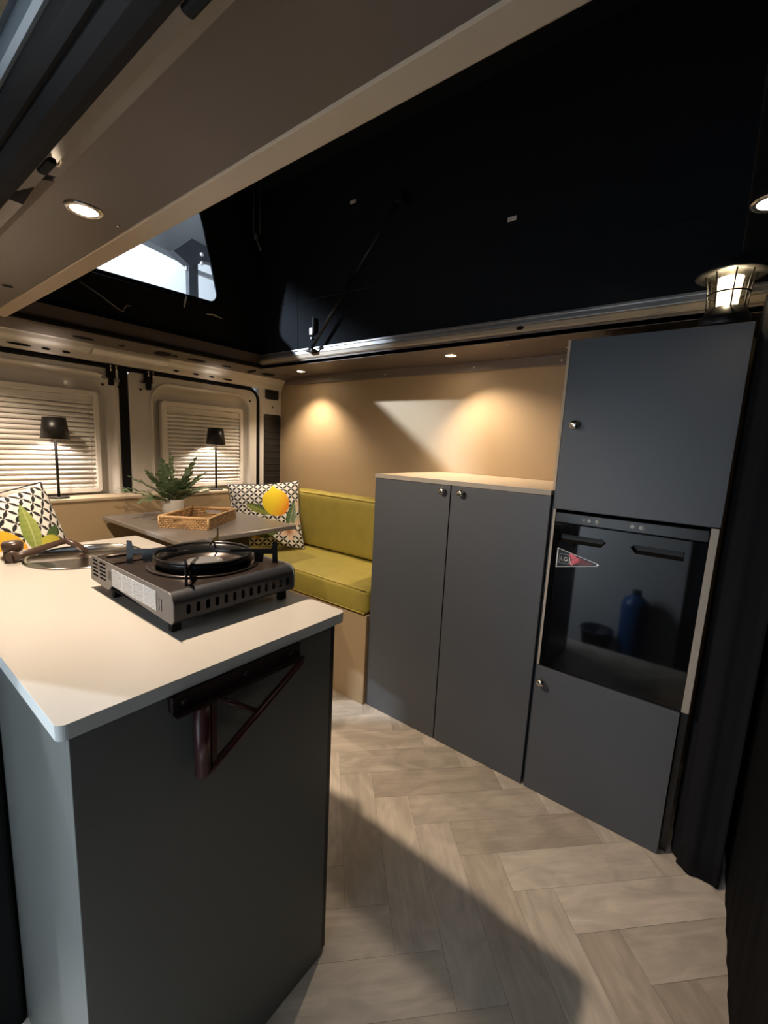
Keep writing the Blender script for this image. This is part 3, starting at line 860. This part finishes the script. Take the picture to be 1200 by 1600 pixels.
bm = BM(); tube(bm, [(.292, 1.488, CT+.016), (.300, 1.530, CT+.018)], [.0145, .013], 14); obj('pivot', bm, M_brown, t)

# folding bracket on the end panel
t = thing('folding_bracket', 'dark red folded metal shelf bracket on the cabinet end panel', 'bracket', (.41, .61, .84))
bm = BM(); box(bm, .286, .540, .598, .6125, .833, .861); box(bm, .286, .543, .586, .600, .830, .834)
obj('mounting_rail', bm, M_rail, t, bevel=.002)
bm = BM(); tube(bm, [(.330, .592, .832), (.330, .592, .712)], .0125, 14); box(bm, .343, .352, .586, .600, .715, .830); obj('upright_tube', bm, M_bracket, t)
bm = BM(); tube(bm, [(.338, .588, .712), (.350, .588, .720), (.535, .588, .829)], [.008, .0065, .0065], 10); obj('diagonal_brace', bm, M_bracket, t)
bm = BM(); tube(bm, [(.360, .596, .829), (.432, .594, .772)], .004, 8); obj('cross_brace', bm, M_bracket, t)
for x in (.305, .415, .515):
    bm = BM(); lathe(bm, [(.005, .598), (.005, .5955), (.002, .5945)], (x, 0, .848), 12, 'Y'); obj('screw', bm, M_blackmetal, t)

# ------------------------------------------------------------------ camping stove
def stove():
    t = thing('camping_stove', 'black portable gas camping stove standing on the pale countertop', 'stove', (.505, .94, CT))
    x0, x1, y0, y1 = .366, .648, .748, 1.135; zb, zt = .913, .964; r = .022
    bm = BM()
    slots = []
    for k in range(13):
        xc = x0+.028+k*(x1-x0-.045)/12
        slots.append(rrect(xc-.0042, xc+.0042, zb+.008, zb+.027, .0038, 3))
    plate(bm, [(x0, zb), (x1, zb), (x1, zt-r), (x0, zt-r)], slots, 'XZ', y0, y0+.0012)
    extrude_profile(bm, [(y0+r-r*math.cos(a), zt-r+r*math.sin(a)) for a in [PI/2*k/8 for k in range(9)]], 'YZ', x0, x1)
    extrude_profile(bm, [(y0, zb), (y0+.006, zb-.006), (y0+.02, zb-.006)], 'YZ', x0, x1)
    extrude_profile(bm, [(y1, zb), (y1, zt-r)]+[(y1-r+r*math.cos(a), zt-r+r*math.sin(a)) for a in [PI/2*k/8 for k in range(9)]], 'YZ', x0, x1)
    extrude_profile(bm, [(y0+.02, zb-.006), (y1, zb-.006), (y1, zb)], 'YZ', x0, x1)
    for f in bm.faces: f.smooth = False
    bmesh.ops.remove_doubles(bm, verts=bm.verts[:], dist=1e-5)
    obj('body', bm, M_stovebody, t)
    # top deck with burner opening
    BX, BY = .517, .905
    bm = BM(); plate(bm, [(x0+.001, y0+r), (x1-.001, y0+r), (x1-.001, y1-r), (x0+.001, y1-r)], [circ(BX, BY, .094, 48)], 'XY', zt-.0015, zt)
    box(bm, x0+.002, x0+.10, y1-.115, y1-.025, zt, zt+.004); tube(bm, [(x0+.01, y1-.06, zt+.007), (x0+.11, y1-.075, zt+.007)], .004, 8)
    obj('top_deck', bm, M_stovetop, t, bevel=.001)
    # side plates
    def side(x, nm, lab):
        prof = [(y0-.003, zb+.002)]+[(y0-.003+.020-.020*math.cos(a), zt+.003-.020+.020*math.sin(a)) for a in [PI/2*k/6 for k in range(7)]] + \
            [(y1+.003-.020+.020*math.sin(a), zt+.003-.020+.020*math.cos(a)) for a in [PI/2*k/6 for k in range(7)]] + \
            [(y1+.003, zb-.006), (y1-.09, zb-.010), (y1-.10, zb-.008), (y1-.115, zb+.004), (y1-.14, zb+.004), (y0+.03, zb-.006), (y0+.004, zb-.006)]
        holes = []
        if lab:
            for k in range(5):
                z = zb+.008+k*.0088
                for ya, yb in ((y1-.040, y1-.012), (y1-.085, y1-.050)):
                    holes.append(rrect(ya, yb, z, z+.0038, .0012, 2))
            for ya in (y1-.105, y1-.113): holes.append(rrect(ya, ya+.003, zb+.016, zb+.036, .001, 2))
            for ya in (y0+.040, y0+.050): holes.append(rrect(ya, ya+.003, zb+.010, zb+.034, .001, 2))
        bm = BM(); plate(bm, prof, holes, 'YZ', x, x+.0025)
        return obj(nm, bm, M_stoveend, t, bevel=.0008)
    side(x0-.0025, 'side_plate', True); side(x1, 'side_plate', False)
    bm = BM(); yl0, yl1 = y0+.062, y1-.122
    vs = [bm.verts.new(p) for p in ((x0-.0030, yl1, zb+.006), (x0-.0030, yl0, zb+.006), (x0-.0030, yl0, zt-.006), (x0-.0030, yl1, zt-.006))]
    f = bm.faces.new(vs); uvl = bm.loops.layers.uv.new('UVMap')
    for l, uv in zip(f.loops, ((0, 0), (1, 0), (1, 1), (0, 1))): l[uvl].uv = uv
    e = bmesh.ops.extrude_face_region(bm, geom=[f])
    for v in [g for g in e['geom'] if isinstance(g, bmesh.types.BMVert)]: v.co.x -= .0004
    obj('instruction_sticker', bm, print_mat('sticker_print'), t, label='white sticker with columns of small print')
    for (x, y) in ((x0+.014, y0+.026), (x1-.020, y0+.018), (x0+.014, y1-.10), (x1-.020, y1-.03)):
        bm = BM(); box(bm, x-.009, x+.009, y-.007, y+.007, CT, zb+.004); obj('foot', bm, M_rubber, t, bevel=.001)
    # drip pan, wind ring and burner head
    bm = BM(); lathe(bm, [(.120, zt+.001), (.119, zt+.005), (.106, zt+.003), (.094, zt-.010), (.072, zt-.020), (.0, zt-.020)], (BX, BY, 0), 56); obj('drip_pan', bm, M_stovetop, t, smooth=True)
    bm = BM(); lathe(bm, [(.090, zt-.012), (.099, zt+.022), (.102, zt+.023), (.101, zt+.018), (.093, zt-.014)], (BX, BY, 0), 56, closed=True); obj('wind_ring', bm, M_enamel, t, smooth=True)
    bm = BM(); lathe(bm, [(.030, zt-.02), (.034, zt-.004), (.040, zt+.002), (.040, zt+.006), (.026, zt+.008), (.0, zt+.008)], (BX, BY, 0), 40); obj('burner_head', bm, M_stoveend, t, smooth=True)
    bm = BM(); lathe(bm, [(.072, zt-.0195), (.060, zt-.010), (.048, zt-.006), (.046, zt-.008), (.058, zt-.0195)], (BX, BY, 0), 40, closed=True); obj('burner_skirt', bm, M_white, t, smooth=True)
    # pan supports: four upright plates with cut-outs
    for a in (48, 138, 228, 318):
        A = math.radians(a); M = Matrix.Translation((BX, BY, zt)) @ Matrix.Rotation(A, 4, 'Z')
        out = [(.055, .027), (.058, .034), (.150, .034), (.154, .052), (.163, .053), (.165, 0), (.152, 0), (.152, .022), (.133, .022), (.130, .002), (.113, .002), (.110, .027)]
        b2 = BM(); plate(b2, out, [], 'XZ', -.0012, .0012)
        bmesh.ops.transform(b2, matrix=M, verts=b2.verts[:])
        obj('pan_support', b2, M_enamel, t)
    bm = BM(); lathe(bm, [(.100, zt+.024), (.106, zt+.024), (.106, zt+.028), (.100, zt+.028)], (BX, BY, 0), 48, closed=True); obj('support_ring', bm, M_enamel, t)
    # control knob on the far side
    bm = BM(); lathe(bm, [(.020, x1+.0025), (.020, x1+.018), (.016, x1+.022), (0, x1+.022)], (0, .98, .93), 24, 'X'); obj('control_knob', bm, M_blackplastic, t)
stove()

# ------------------------------------------------------------------ low cabinet
def knob(p, par, m=M_chrome):
    x, y, z = p
    bm = BM(); lathe(bm, [(.006, 0), (.006, -.010), (.013, -.014), (.0145, -.019), (.013, -.024), (.007, -.027), (0, -.0275)], (x, y, z), 24, 'X')
    obj('knob', bm, m, par, smooth=True)
def door(b, par, k=None, nm='door'):
    o = boxo(nm, b, M_cab, par, bevel=.0012)
    if k: knob(k, o)
    return o
XC = 1.511
t = thing('low_cabinet', 'low charcoal two-door cabinet with pale wooden top beside the mustard bench', 'cabinet', (1.79, .81, 0))
boxo('side_panel', (XC+.019, XW-.004, 1.180, 1.198, 0, 1.112), M_cab, t, bevel=.001)
boxo('carcass', (XC+.022, XW-.004, .430, 1.179, .004, 1.110), M_cabin, t, bevel=0)
boxo('top_board', (XC, XW-.002, .428, 1.200, 1.113, 1.129), M_ply, t, bevel=.001)
boxo('front_edge', (XC-.002, XC+.0005, .428, 1.2015, 1.112, 1.130), M_plyedge, t, bevel=0)
door((XC, XC+.018, .8175, 1.199, .003, 1.110), t, (XC, .847, 1.087))
door((XC, XC+.018, .4275, .8125, .003, 1.110), t, (XC, .764, 1.086))
# tall cabinet
t = thing('tall_cabinet', 'tall charcoal cabinet around the black fridge at the front end', 'cabinet', (1.79, .19, 0))
boxo('side_panel', (XC+.022, XW-.004, .416, .4255, 0, 1.622), M_cab, t, bevel=.0008)
boxo('edge_band', (XC+.001, XC+.0215, .4162, .4255, 1.131, 1.622), M_ply, t, bevel=.0008)
boxo('edge_band', (XC+.004, XC+.0215, .4075, .4158, .496, 1.068), M_plyedge, t, bevel=.0008)
boxo('side_panel', (XC+.03, XW-.004, -.039, -.021, 0, 1.622), M_doorblack, t, bevel=.0008)
boxo('edge_band', (XC+.004, XC+.0295, -.0385, -.0195, .498, 1.066), M_plyedge, t, bevel=.0008)

boxo('top_panel', (XC+.02, XW-.004, -.020, .416, 1.604, 1.622), M_cab, t, bevel=.001)
boxo('back_panel', (XW-.02, XW-.005, -.020, .416, 0, 1.604), M_cabin, t, bevel=.0)
boxo('shelf', (XC+.022, XW-.02, -.020, .416, 1.066, 1.082), M_cab, t, bevel=.001)
boxo('shelf', (XC+.022, XW-.02, -.020, .416, .480, .496), M_cab, t, bevel=.001)
door((XC, XC+.018, -.040, .4150, 1.070, 1.620), t, (XC, .374, 1.350))
door((XC, XC+.018, -.0175, .4150, .003, .494), t, (XC, .391, .440))
# fridge
def fridge():
    t = thing('compact_fridge', 'glossy black built-in fridge in the tall cabinet', 'fridge', (1.75, .20, .50))
    fy0, fy1, z0, z1 = -.0175, .406, .500, 1.058
    boxo('cabinet_shell', (XC+.03, XW-.03, fy0+.004, fy1-.004, z0, z1), M_fridge_s, t, bevel=.002)
    boxo('control_strip', (XC+.004, XC+.03, fy0, fy1, 1.024, z1), M_fridge_s, t, bevel=.002)
    # door with two moulded hand recesses
    h1 = [(fy1-.018, .986), (fy1-.155, .986), (fy1-.165, .976), (fy1-.150, .958), (fy1-.018, .958)]
    h2 = [(fy0+.050, .986), (fy0+.180, .986), (fy0+.190, .976), (fy0+.175, .958), (fy0+.050, .958)]
    bm = BM(); plate(bm, rrect(fy0, fy1, z0, 1.020, .006, 3), [h1, h2], 'YZ', XC+.004, XC+.012)
    box(bm, XC+.026, XC+.03, fy0, fy1, z0, 1.02)
    d = obj('door', bm, M_fridge, t)
    for h in (h1, h2):
        bm = BM()
        cy_ = sum(p[0] for p in h)/5; cz = sum(p[1] for p in h)/5
        R_ = loft(bm, [[Vector((XC+.010, p[0], p[1])) for p in h], [Vector((XC+.022, cy_+(p[0]-cy_)*.96, cz+.006+(p[1]-cz)*.8)) for p in h]], smooth=False)
        bm.faces.new(R_[-1])
        obj('hand_recess', bm, M_fridge_d, d)
    for k, y in enumerate((.315, .300, .275, .175, .150)):
        bm = BM(); w_ = (.004, .006, .007, .007, .008)[k]
        lathe(bm, [(w_*.9, XC+.0042), (w_*.9, XC+.0034)], (0, y, 1.041), 16, 'X')
        if k in (0, 2, 4): box(bm, XC+.0034, XC+.0042, y-w_*.6, y-w_*.3, 1.033, 1.048)
        obj('indicator_icon', bm, M_icon, t)
    # pennant sticker: silver outline, dark field, pink bloom, two letters
    zc = .903
    Y1, Y2 = fy1-.018, fy1-.152      # broad end, tip
    def tri(s): 
        cx = Y1+(Y2-Y1)*.36
        P = [(Y1, zc+.033), (Y2+.004, zc+.001), (Y2, zc-.003), (Y2+.004, zc-.007), (Y1, zc-.036)]
        return [(cx+(p[0]-cx)*s, zc-.003+(p[1]-zc+.003)*s) for p in P]
    st = obj('pennant_sticker', plate(BM(), tri(.93), [], 'YZ', XC+.0034, XC+.0040), M_fridge_s, d, label='dark triangular pennant sticker with silver outline and pink bloom')
    bm = BM(); plate(bm, tri(1.0), [tri(.93)], 'YZ', XC+.0030, XC+.0040); obj('silver_outline', bm, M_silverline, st)
    bm = BM()
    for (y, z, r) in ((Y1-.048, zc+.013, .008), (Y1-.056, zc+.006, .010), (Y1-.058, zc-.006, .010), (Y1-.050, zc-.015, .007), (Y1-.067, zc, .009)):
        lathe(bm, [(r, XC+.0035), (r*.9, XC+.0028), (0, XC+.0026)], (0, y, z), 18, 'X')
    obj('pink_bloom', bm, M_pink, st)
    bm = BM(); plate(bm, [(Y1-.070, zc+.012), (Y1-.112, zc-.003), (Y1-.112, zc-.007), (Y1-.070, zc-.014)], [], 'YZ', XC+.0030, XC+.0036)
    obj('sprinkled_tail', bm, M_pinkdark, st)
    bm = BM()
    tube(bm, [(XC+.003, Y1-.042, zc+.006), (XC+.003, Y1-.044, zc-.004), (XC+.003, Y1-.048, zc-.016), (XC+.003, Y1-.054, zc-.017)], .0016, 6)
    obj('white_stroke', bm, M_whiteprint, st)
    bm = BM(); plate(bm, rrect(Y1-.041, Y1-.009, zc-.018, zc+.014, .002, 2), [rrect(Y1-.040, Y1-.010, zc-.017, zc+.013, .002, 2)], 'YZ', XC+.0031, XC+.0036)
    obj('badge_outline', bm, M_icon, st)
    for ch, yo, m in (('L', -.013, M_icon), ('G', -.023, M_whiteprint)):
        cu = bpy.data.curves.new('letter', 'FONT'); cu.body = ch; cu.size = .019; cu.extrude = .0003
        tmp = bpy.data.objects.new('letter', cu); COL.objects.link(tmp)
        dg = bpy.context.evaluated_depsgraph_get(); me = bpy.data.meshes.new_from_object(tmp.evaluated_get(dg))
        bpy.data.objects.remove(tmp)
        bm = BM(); bm.from_mesh(me); bpy.data.meshes.remove(me)
        Mx = Matrix(((0, 0, -1, XC+.0028), (-1, 0, 0, Y1+yo), (0, 1, 0, zc-.009), (0, 0, 0, 1)))
        bmesh.ops.transform(bm, matrix=Mx, verts=bm.verts[:])
        obj('letter', bm, m, st)
fridge()

# ------------------------------------------------------------------ recessed spotlights
def spotlight(x, y, z, label, power, cone=125, tilt=(0, 0), r=.024, disc=30):
    t = thing('recessed_spotlight', label, 'spotlight', (x, y, z), 0, 'recessed ceiling spotlights')
    bm = BM(); lathe(bm, [(r+.010, z-.0005), (r+.010, z-.003), (r+.004, z-.006), (r, z-.004), (r, z-.0005)], (x, y, 0), 36, closed=True); obj('trim_ring', bm, M_chrome, t, smooth=True)
    bm = BM(); lathe(bm, [(r, z-.0015), (r*.7, z-.003), (0, z-.0035)], (x, y, 0), 30); obj('lens', bm, emis('spot_glow', (1., .80, .55), disc), t, smooth=True)
    light('spot_light', 'SPOT', power, WARM, t, (x, y, z-.012), (x+tilt[0], y+tilt[1], z-1), size=.014, cone=cone, blend=.75)
spotlight(.371, 1.085, ZS, 'lit round spotlight in the left ceiling panel above the sink end', 26, cone=130, tilt=(.42, .05))
spotlight(.371, 2.120, ZS, 'lit spotlight in the left ceiling panel nearest the rear doors', 15)
spotlight(1.898, 2.150, ZS, 'lit spotlight in the right ceiling strip nearest the rear doors', 13, cone=112)
spotlight(1.878, 1.064, ZS, 'lit spotlight in the right ceiling strip above the low cabinet', 10.5, cone=116, tilt=(-.03, -.34))
spotlight(1.035, -.028, ZS, 'lit spotlight at the right picture edge in the dark front header', .15, r=.026)

# ------------------------------------------------------------------ lantern
def lantern():
    x, y, z = 1.575, .028, 1.623
    t = thing('camping_lantern', 'small lit lantern with flared brim standing on the tall cabinet', 'lantern', (x, y, z))
    bm = BM(); lathe(bm, [(.052, z), (.054, z+.004), (.052, z+.024), (.044, z+.034), (.040, z+.044), (0, z+.044)], (x, y, 0), 36); obj('base', bm, M_blackmetal, t)
    bm = BM(); lathe(bm, [(.034, z+.044), (.036, z+.07), (.042, z+.122), (.041, z+.122), (.035, z+.07), (.033, z+.044)], (x, y, 0), 48, closed=True)
    obj('glass', bm, M_lanternglass, t)
    bm = BM(); lathe(bm, [(.020, z+.046), (.024, z+.10), (.026, z+.115), (0, z+.118)], (x, y, 0), 20); obj('lamp_tube', bm, emis('lantern_glow', (1., .84, .56), 2.2), t, smooth=True)
    bm = BM(); lathe(bm, [(.044, z+.125), (.069, z+.119), (.071, z+.121), (.050, z+.132), (.030, z+.150), (.012, z+.158), (0, z+.158), (0, z+.150), (.028, z+.144), (.040, z+.130)], (x, y, 0), 48); obj('brim', bm, mat('lantern_brim', (.10, .095, .085), .3, metal=.6), t, smooth=True)
    bm = BM()
    for k in range(8):
        a = 2*PI*k/8+.2
        tube(bm, [(x+r*math.cos(a), y+r*math.sin(a), z+h) for r, h in ((.040, .040), (.041, .07), (.044, .10), (.050, .122))], .0017, 6)
    ring = [(x+.0415*math.cos(2*PI*k/32), y+.0415*math.sin(2*PI*k/32), z+.078) for k in range(33)]
    tube(bm, ring, .002, 6)
    obj('wire_cage', bm, M_blackmetal, t)
    light('lantern_light', 'POINT', .5, (1., .84, .60), t, (x-.031, y, z+.095), size=.004)
    t.scale = (1.16, 1.16, 1.16)
lantern()

# ------------------------------------------------------------------ curtain
def curtain_sheet(pts, z0, z1, amp, wl, thick=.004, nz=16, seed=1):
    bm = BM(); rnd = random.Random(seed)
    P = [Vector((*p, 0)) for p in pts]; L = [0]
    for a, b in zip(P, P[1:]): L.append(L[-1]+(b-a).length)
    n = int(L[-1]/.008)
    cols = []
    for i in range(n+1):
        s = L[-1]*i/n
        k = max(0, min(len(P)-2, next((j for j in range(len(P)-1) if L[j+1] >= s), len(P)-2)))
        u = (s-L[k])/(L[k+1]-L[k]); p = P[k].lerp(P[k+1], u); d = (P[k+1]-P[k]).normalized(); nn = Vector((-d.y, d.x, 0))
        col = []
        for j in range(nz+1):
            h = j/nz; a_ = amp*(1-.35*h)
            o = a_*math.sin(2*PI*s/wl+.6*math.sin(s*9)+.4*h)+a_*.4*math.sin(2*PI*s/wl*2.3+2*h)
            q = p+nn*o
            col.append(bm.verts.new((q.x, q.y, z0+(z1-z0)*h)))
        cols.append(col)
    for a, b in zip(cols, cols[1:]):
        for j in range(nz):
            f = bm.faces.new((a[j], b[j], b[j+1], a[j+1])); f.smooth = True
    return bm
o = obj('blackout_curtain', curtain_sheet([(XW-.03, -.20), (1.52, -.192), (.9, -.192), (.10, -.192)], .004, ZS-.004, .0012, .10), M_black, solid=.004)
top(o, 'black curtain hanging across the van in front of the cab, right edge', 'curtain')
o = obj('blackout_curtain', curtain_sheet([(1.80, -.062), (1.56, -.058), (1.518, -.068), (1.500, -.100), (1.496, -.17)], .004, ZS-.004, .005, .085, seed=4), mat('black_velvet', (.010, .0105, .013), .9, spec=.15, sheen=.3, bump=.1, bscale=400), solid=.004)
top(o, 'gathered black curtain folds bunched against the side of the tall cabinet', 'curtain')

# ------------------------------------------------------------------ pop-top: fabric walls, roof, window, strut, straps
ZT = ZS+.088; ZR = 2.72
bm = BM(); box(bm, 1.757, 1.777, -.6, 2.41, ZT, ZR)
c = struct(obj('wall_roof_right', bm, M_tent, bevel=0))
for (y, z) in ((1.62, 2.47), (.76, 2.17)):
    bm = BM(); box(bm, 1.7535, 1.7575, y-.018, y+.018, z-.008, z+.008); obj('white_tab', bm, M_white, c, bevel=.001)
bm = BM()
for z in (2.00,):
    tube(bm, [(1.7565, -.5, z), (1.7565, 2.4, z+.06)], .0018, 5)
tube(bm, [(1.7565, 2.02, ZT), (1.7565, 2.04, 2.5)], .0018, 5)
obj('fabric_seam', bm, M_tent, c)
struct(boxo('wall_roof_left', (.480, .500, -.6, 2.41, ZS+.085, ZR), M_tent, bevel=0))
struct(boxo('wall_roof_front', (.480, 1.777, -.62, -.60, ZS+.085, ZR), M_tent, bevel=0))
struct(boxo('ceiling', (.44, 1.80, -.64, 2.44, ZR, ZR+.03), M_tent, bevel=0))
win = [(.62, 2.00), (1.40, 2.024)] + [(1.425+.045*math.cos(a), 2.07+.045*math.sin(a)) for a in [math.radians(d) for d in (-80, -50, -20, 8)]] + [(1.395, 2.40), (1.375, 2.46), (1.34, 2.50), (.66, 2.50)]
bm = BM(); plate(bm, [(.480, ZS+.06), (1.777, ZS+.06), (1.777, ZR), (.480, ZR)], [win], 'XZ', 2.395, 2.405)
rw = struct(obj('wall_roof_rear', bm, M_tent))
bm = BM(); plate(bm, win, [], 'XZ', 2.4005, 2.4015)
struct(obj('window_1', bm, M_windowglass))
# lower flap piping, tape and hook below the window
bm = BM(); tube(bm, [(.62, 2.392, 1.975), (1.10, 2.390, 1.985), (1.45, 2.392, 2.000)], .006, 6); obj('flap_piping', bm, M_tent, rw)
bm = BM(); tube(bm, [(1.285, 2.388, 2.010), (1.275, 2.384, 1.985), (1.268, 2.384, 1.945)], [.006, .009, .004], 6, flat=.3); obj('white_tie', bm, M_white, rw)
bm = BM(); tube(bm, [(1.40, 2.388, 1.945), (1.44, 2.386, 1.952), (1.50, 2.388, 1.945)], [.004, .008, .003], 6, flat=.4); obj('white_tie', bm, M_white, rw)
bm = BM(); tube(bm, [(.78, 2.38, 1.925), (.86, 2.37, 1.885), (.93, 2.36, 1.842), (.955, 2.36, 1.838)], .003, 6); tube(bm, [(.955, 2.36, 1.85), (.97, 2.36, 1.87), (.99, 2.365, 1.873)], .003, 6)
obj('bungee_cord', bm, mat('grey_cord', (.22, .20, .18), .7), rw)
bm = BM(); box(bm, 1.60, 1.70, 2.37, 2.394, ZS+.045, ZS+.065); obj('alloy_catch', bm, M_alu, rw, bevel=.004)
bm = BM(); box(bm, .62, .74, 2.372, 2.394, ZS+.065, ZS+.085); obj('alloy_catch', bm, M_alu, rw, bevel=.004)
# gas strut on the right
t = thing('gas_strut', 'slim black gas strut rising from the right roof rail', 'strut', (1.715, 1.86, 1.76))
bm = BM(); lo, hi = Vector((1.718, 1.868, 1.768)), Vector((1.715, 1.295, 2.375)); mid = lo.lerp(hi, .55)
tube(bm, [lo, mid], .0095, 12); obj('cylinder', bm, M_blackmetal, t)
bm = BM(); tube(bm, [mid, hi], .005, 10); obj('rod', bm, M_blackmetal, t)
bm = BM(); box(bm, 1.705, 1.748, 1.845, 1.895, 1.755, 1.770); tube(bm, [(1.70, 1.868, 1.768), (1.745, 1.868, 1.768)], .008, 10); obj('lower_mount', bm, M_blackmetal, t, bevel=.002)
bm = BM(); box(bm, 1.705, 1.757, 1.275, 1.315, 2.36, 2.40); obj('upper_mount', bm, M_blackmetal, t, bevel=.004)
t = thing('wall_catch', 'small metal catch with black strap on the lit tent fabric beside the strut', 'catch', (1.75, 1.88, 1.88))
bm = BM(); box(bm, 1.742, 1.757, 1.885, 1.912, 1.855, 1.895); obj('plate', bm, M_alu, t, bevel=.003)
bm = BM(); box(bm, 1.744, 1.757, 1.892, 1.905, 1.832, 1.846); obj('stud', bm, M_alu, t, bevel=.004)
bm = BM(); box(bm, 1.735, 1.757, 1.868, 1.880, 1.86, 1.945); obj('strap', bm, M_strap, t, bevel=.003)
# hanging strap pair with buckle
t = thing('roof_strap', 'pair of dark webbing straps with metal buckle hanging from the roof', 'strap', (1.60, 2.2, 2.4))
for dx in (-.012, .016):
    bm = BM(); tube(bm, [(1.60+dx, 2.205-dx*.6, ZR), (1.60+dx, 2.205-dx*.6, 2.40)], .006, 6, flat=.3); obj('webbing', bm, M_strap, t)
bm = BM(); box(bm, 1.585, 1.605, 2.195, 2.205, 2.365, 2.395); obj('buckle', bm, M_alu, t, bevel=.003)
bm = BM(); tube(bm, [(1.60, 2.2, 2.365), (1.615, 2.195, 2.33), (1.622, 2.193, 2.315)], .003, 6); obj('tail', bm, M_alu, t)

# ------------------------------------------------------------------ garage around the van (seen through the roof window, lights the door side)
struct(boxo('floor_garage', (-4.5, 5.5, -4.0, 7.5, -.42, -.40), M_concrete, bevel=0))
struct(boxo('wall_garage_left', (-.95, -.90, .05, .95, -.40, 4.6), M_garagewall, bevel=0))
struct(boxo('wall_garage_left', (-.97, -.92, .95, 2.8, -.40, 4.6), M_garagegrey, bevel=0))
struct(boxo('wall_garage_left', (-.97, -.92, -2.2, .05, -.40, 4.6), M_garagesteel, bevel=0))
t = thing('added_light_blocker', 'added dark beam out of view that blocks light into the roof window', 'beam', (-1.2, 3.6, 3.15))  # unseen beam, added to cut the lamp's light patch on the roof fabric
boxo('blocker_beam', (-2.9, .45, 3.55, 3.70, 3.02, 3.35), M_garagesteel, t, bevel=.005)
for x in (-2.4, -.2):
    bm = BM(); tube(bm, [(x, 3.625, 3.34), (x, 3.625, 4.6)], .02, 8); obj('hanger', bm, M_garagesteel, t)
t = thing('bucket', 'navy plastic bucket on the garage floor, mirrored in the fridge door', 'bucket', (-.72, .585, -.40))
bm = BM(); lathe(bm, [(.09, -.398), (.122, -.15), (.127, -.15), (.127, -.142), (.116, -.142), (.086, -.39), (0, -.39)], (-.72, .585, 0), 32); obj('pail', bm, M_navy, t, smooth=True)
bm = BM(); tube(bm, [(-.72+.125*math.cos(a), .585, -.155-.10*math.sin(a)) for a in [PI*k/12 for k in range(13)]], .003, 6); obj('handle', bm, M_alu, t)
t = thing('water_drum', 'blue plastic water drum by the white garage wall, mirrored in the fridge door', 'drum', (-.79, .345, -.40))
bm = BM(); lathe(bm, [(.085, -.398), (.098, -.38), (.098, .10), (.085, .15), (.04, .18), (.03, .20), (0, .20)], (-.79, .345, 0), 32); obj('drum_body', bm, M_blue, t, smooth=True)
bm = BM(); lathe(bm, [(.034, .195), (.034, .225), (0, .226)], (-.79, .345, 0), 20); obj('cap', bm, M_navy, t)
struct(boxo('wall_garage_rear', (-3.0, 5.5, 6.4, 6.45, -.40, 4.6), M_garagewall, bevel=0))
struct(boxo('wall_garage_right', (5.5, 5.55, -4.0, 7.5, -.40, 4.6), M_garagewall, bevel=0))
struct(boxo('wall_garage_front', (-3.0, 5.5, -4.05, -4.0, -.40, 4.6), M_garagegrey, bevel=0))
struct(boxo('ceiling_garage', (-3.0, 5.5, -4.0, 7.5, 4.6, 4.65), M_garagegrey, bevel=0))
t = thing('roof_girder', 'grey boarded roof girder seen through the roof window', 'beam', (3.1, 5.5, 4.0))
bm = BM(); plate(bm, [(2.35, 3.46), (2.92, 3.40), (3.6, 3.62), (3.9, 4.5), (2.2, 4.5)], [], 'XZ', 5.45, 5.60); obj('girder_board', bm, M_garagegrey, t)
t = thing('steel_post', 'dark steel post with bracket seen through the roof window', 'post', (2.98, 5.4, 0))
bm = BM(); box(bm, 2.92, 3.04, 5.36, 5.44, -.40, 3.5); obj('column', bm, M_garagesteel, t, bevel=.005)
bm = BM(); plate(bm, [(2.72, 3.40), (2.93, 3.30), (3.12, 3.42), (3.40, 3.46), (3.40, 3.64), (3.12, 3.60), (2.95, 3.62)], [], 'XZ', 5.33, 5.45); obj('bracket', bm, M_garagesteel, t)
bm = BM(); box(bm, 2.90, 3.45, 5.38, 5.42, 3.26, 3.31); obj('cross_arm', bm, M_alu, t, bevel=.003)
for z in (3.38, 3.48):
    bm = BM(); lathe(bm, [(.022, 5.33), (.022, 5.315), (0, 5.31)], (3.07, 0, z), 12, 'Y'); obj('bolt', bm, M_white, t)

# lights outside the van: one garage lamp, two more added to brighten garage walls
def outside_light(loc, target, size, energy, label):
    t = thing('outside_light', label, 'lamp', loc)
    d = (Vector(target)-Vector(loc)).normalized(); q = d.to_track_quat('-Z', 'Y').to_matrix().to_4x4()
    M = Matrix.Translation(loc) @ q
    bm = BM(); box(bm, -size[0]/2-.03, size[0]/2+.03, -size[1]/2-.03, size[1]/2+.03, .01, .07, M); obj('housing', bm, M_white, t)
    bm = BM(); tube(bm, [(loc[0], loc[1], loc[2]+.05), (loc[0], loc[1], 4.6 if loc[2] > 2 else -.4)], .02, 8); obj('hanger' if loc[2] > 2 else 'stand', bm, M_white, t)
    light('area_light', 'AREA', energy, COOL, t, loc, target, size=size)
outside_light((-2.1, 5.0, 3.80), (1.76, 1.9, 1.9), (.30, .10), 270, 'bright small garage lamp high behind the van on the left')
outside_light((2.2, 5.85, 4.4), (2.6, 6.4, 3.0), (1.6, .2), 34, 'added long light that brightens the white rear garage wall')  # added unseen light, makes the view through the roof window bright
outside_light((-.12, 1.55, 1.0), (-.9, .55, .45), (.3, .6), 30, 'added light on a stand brightening the white garage wall beside the van')  # added unseen light, put in for cool bounce through the door opening
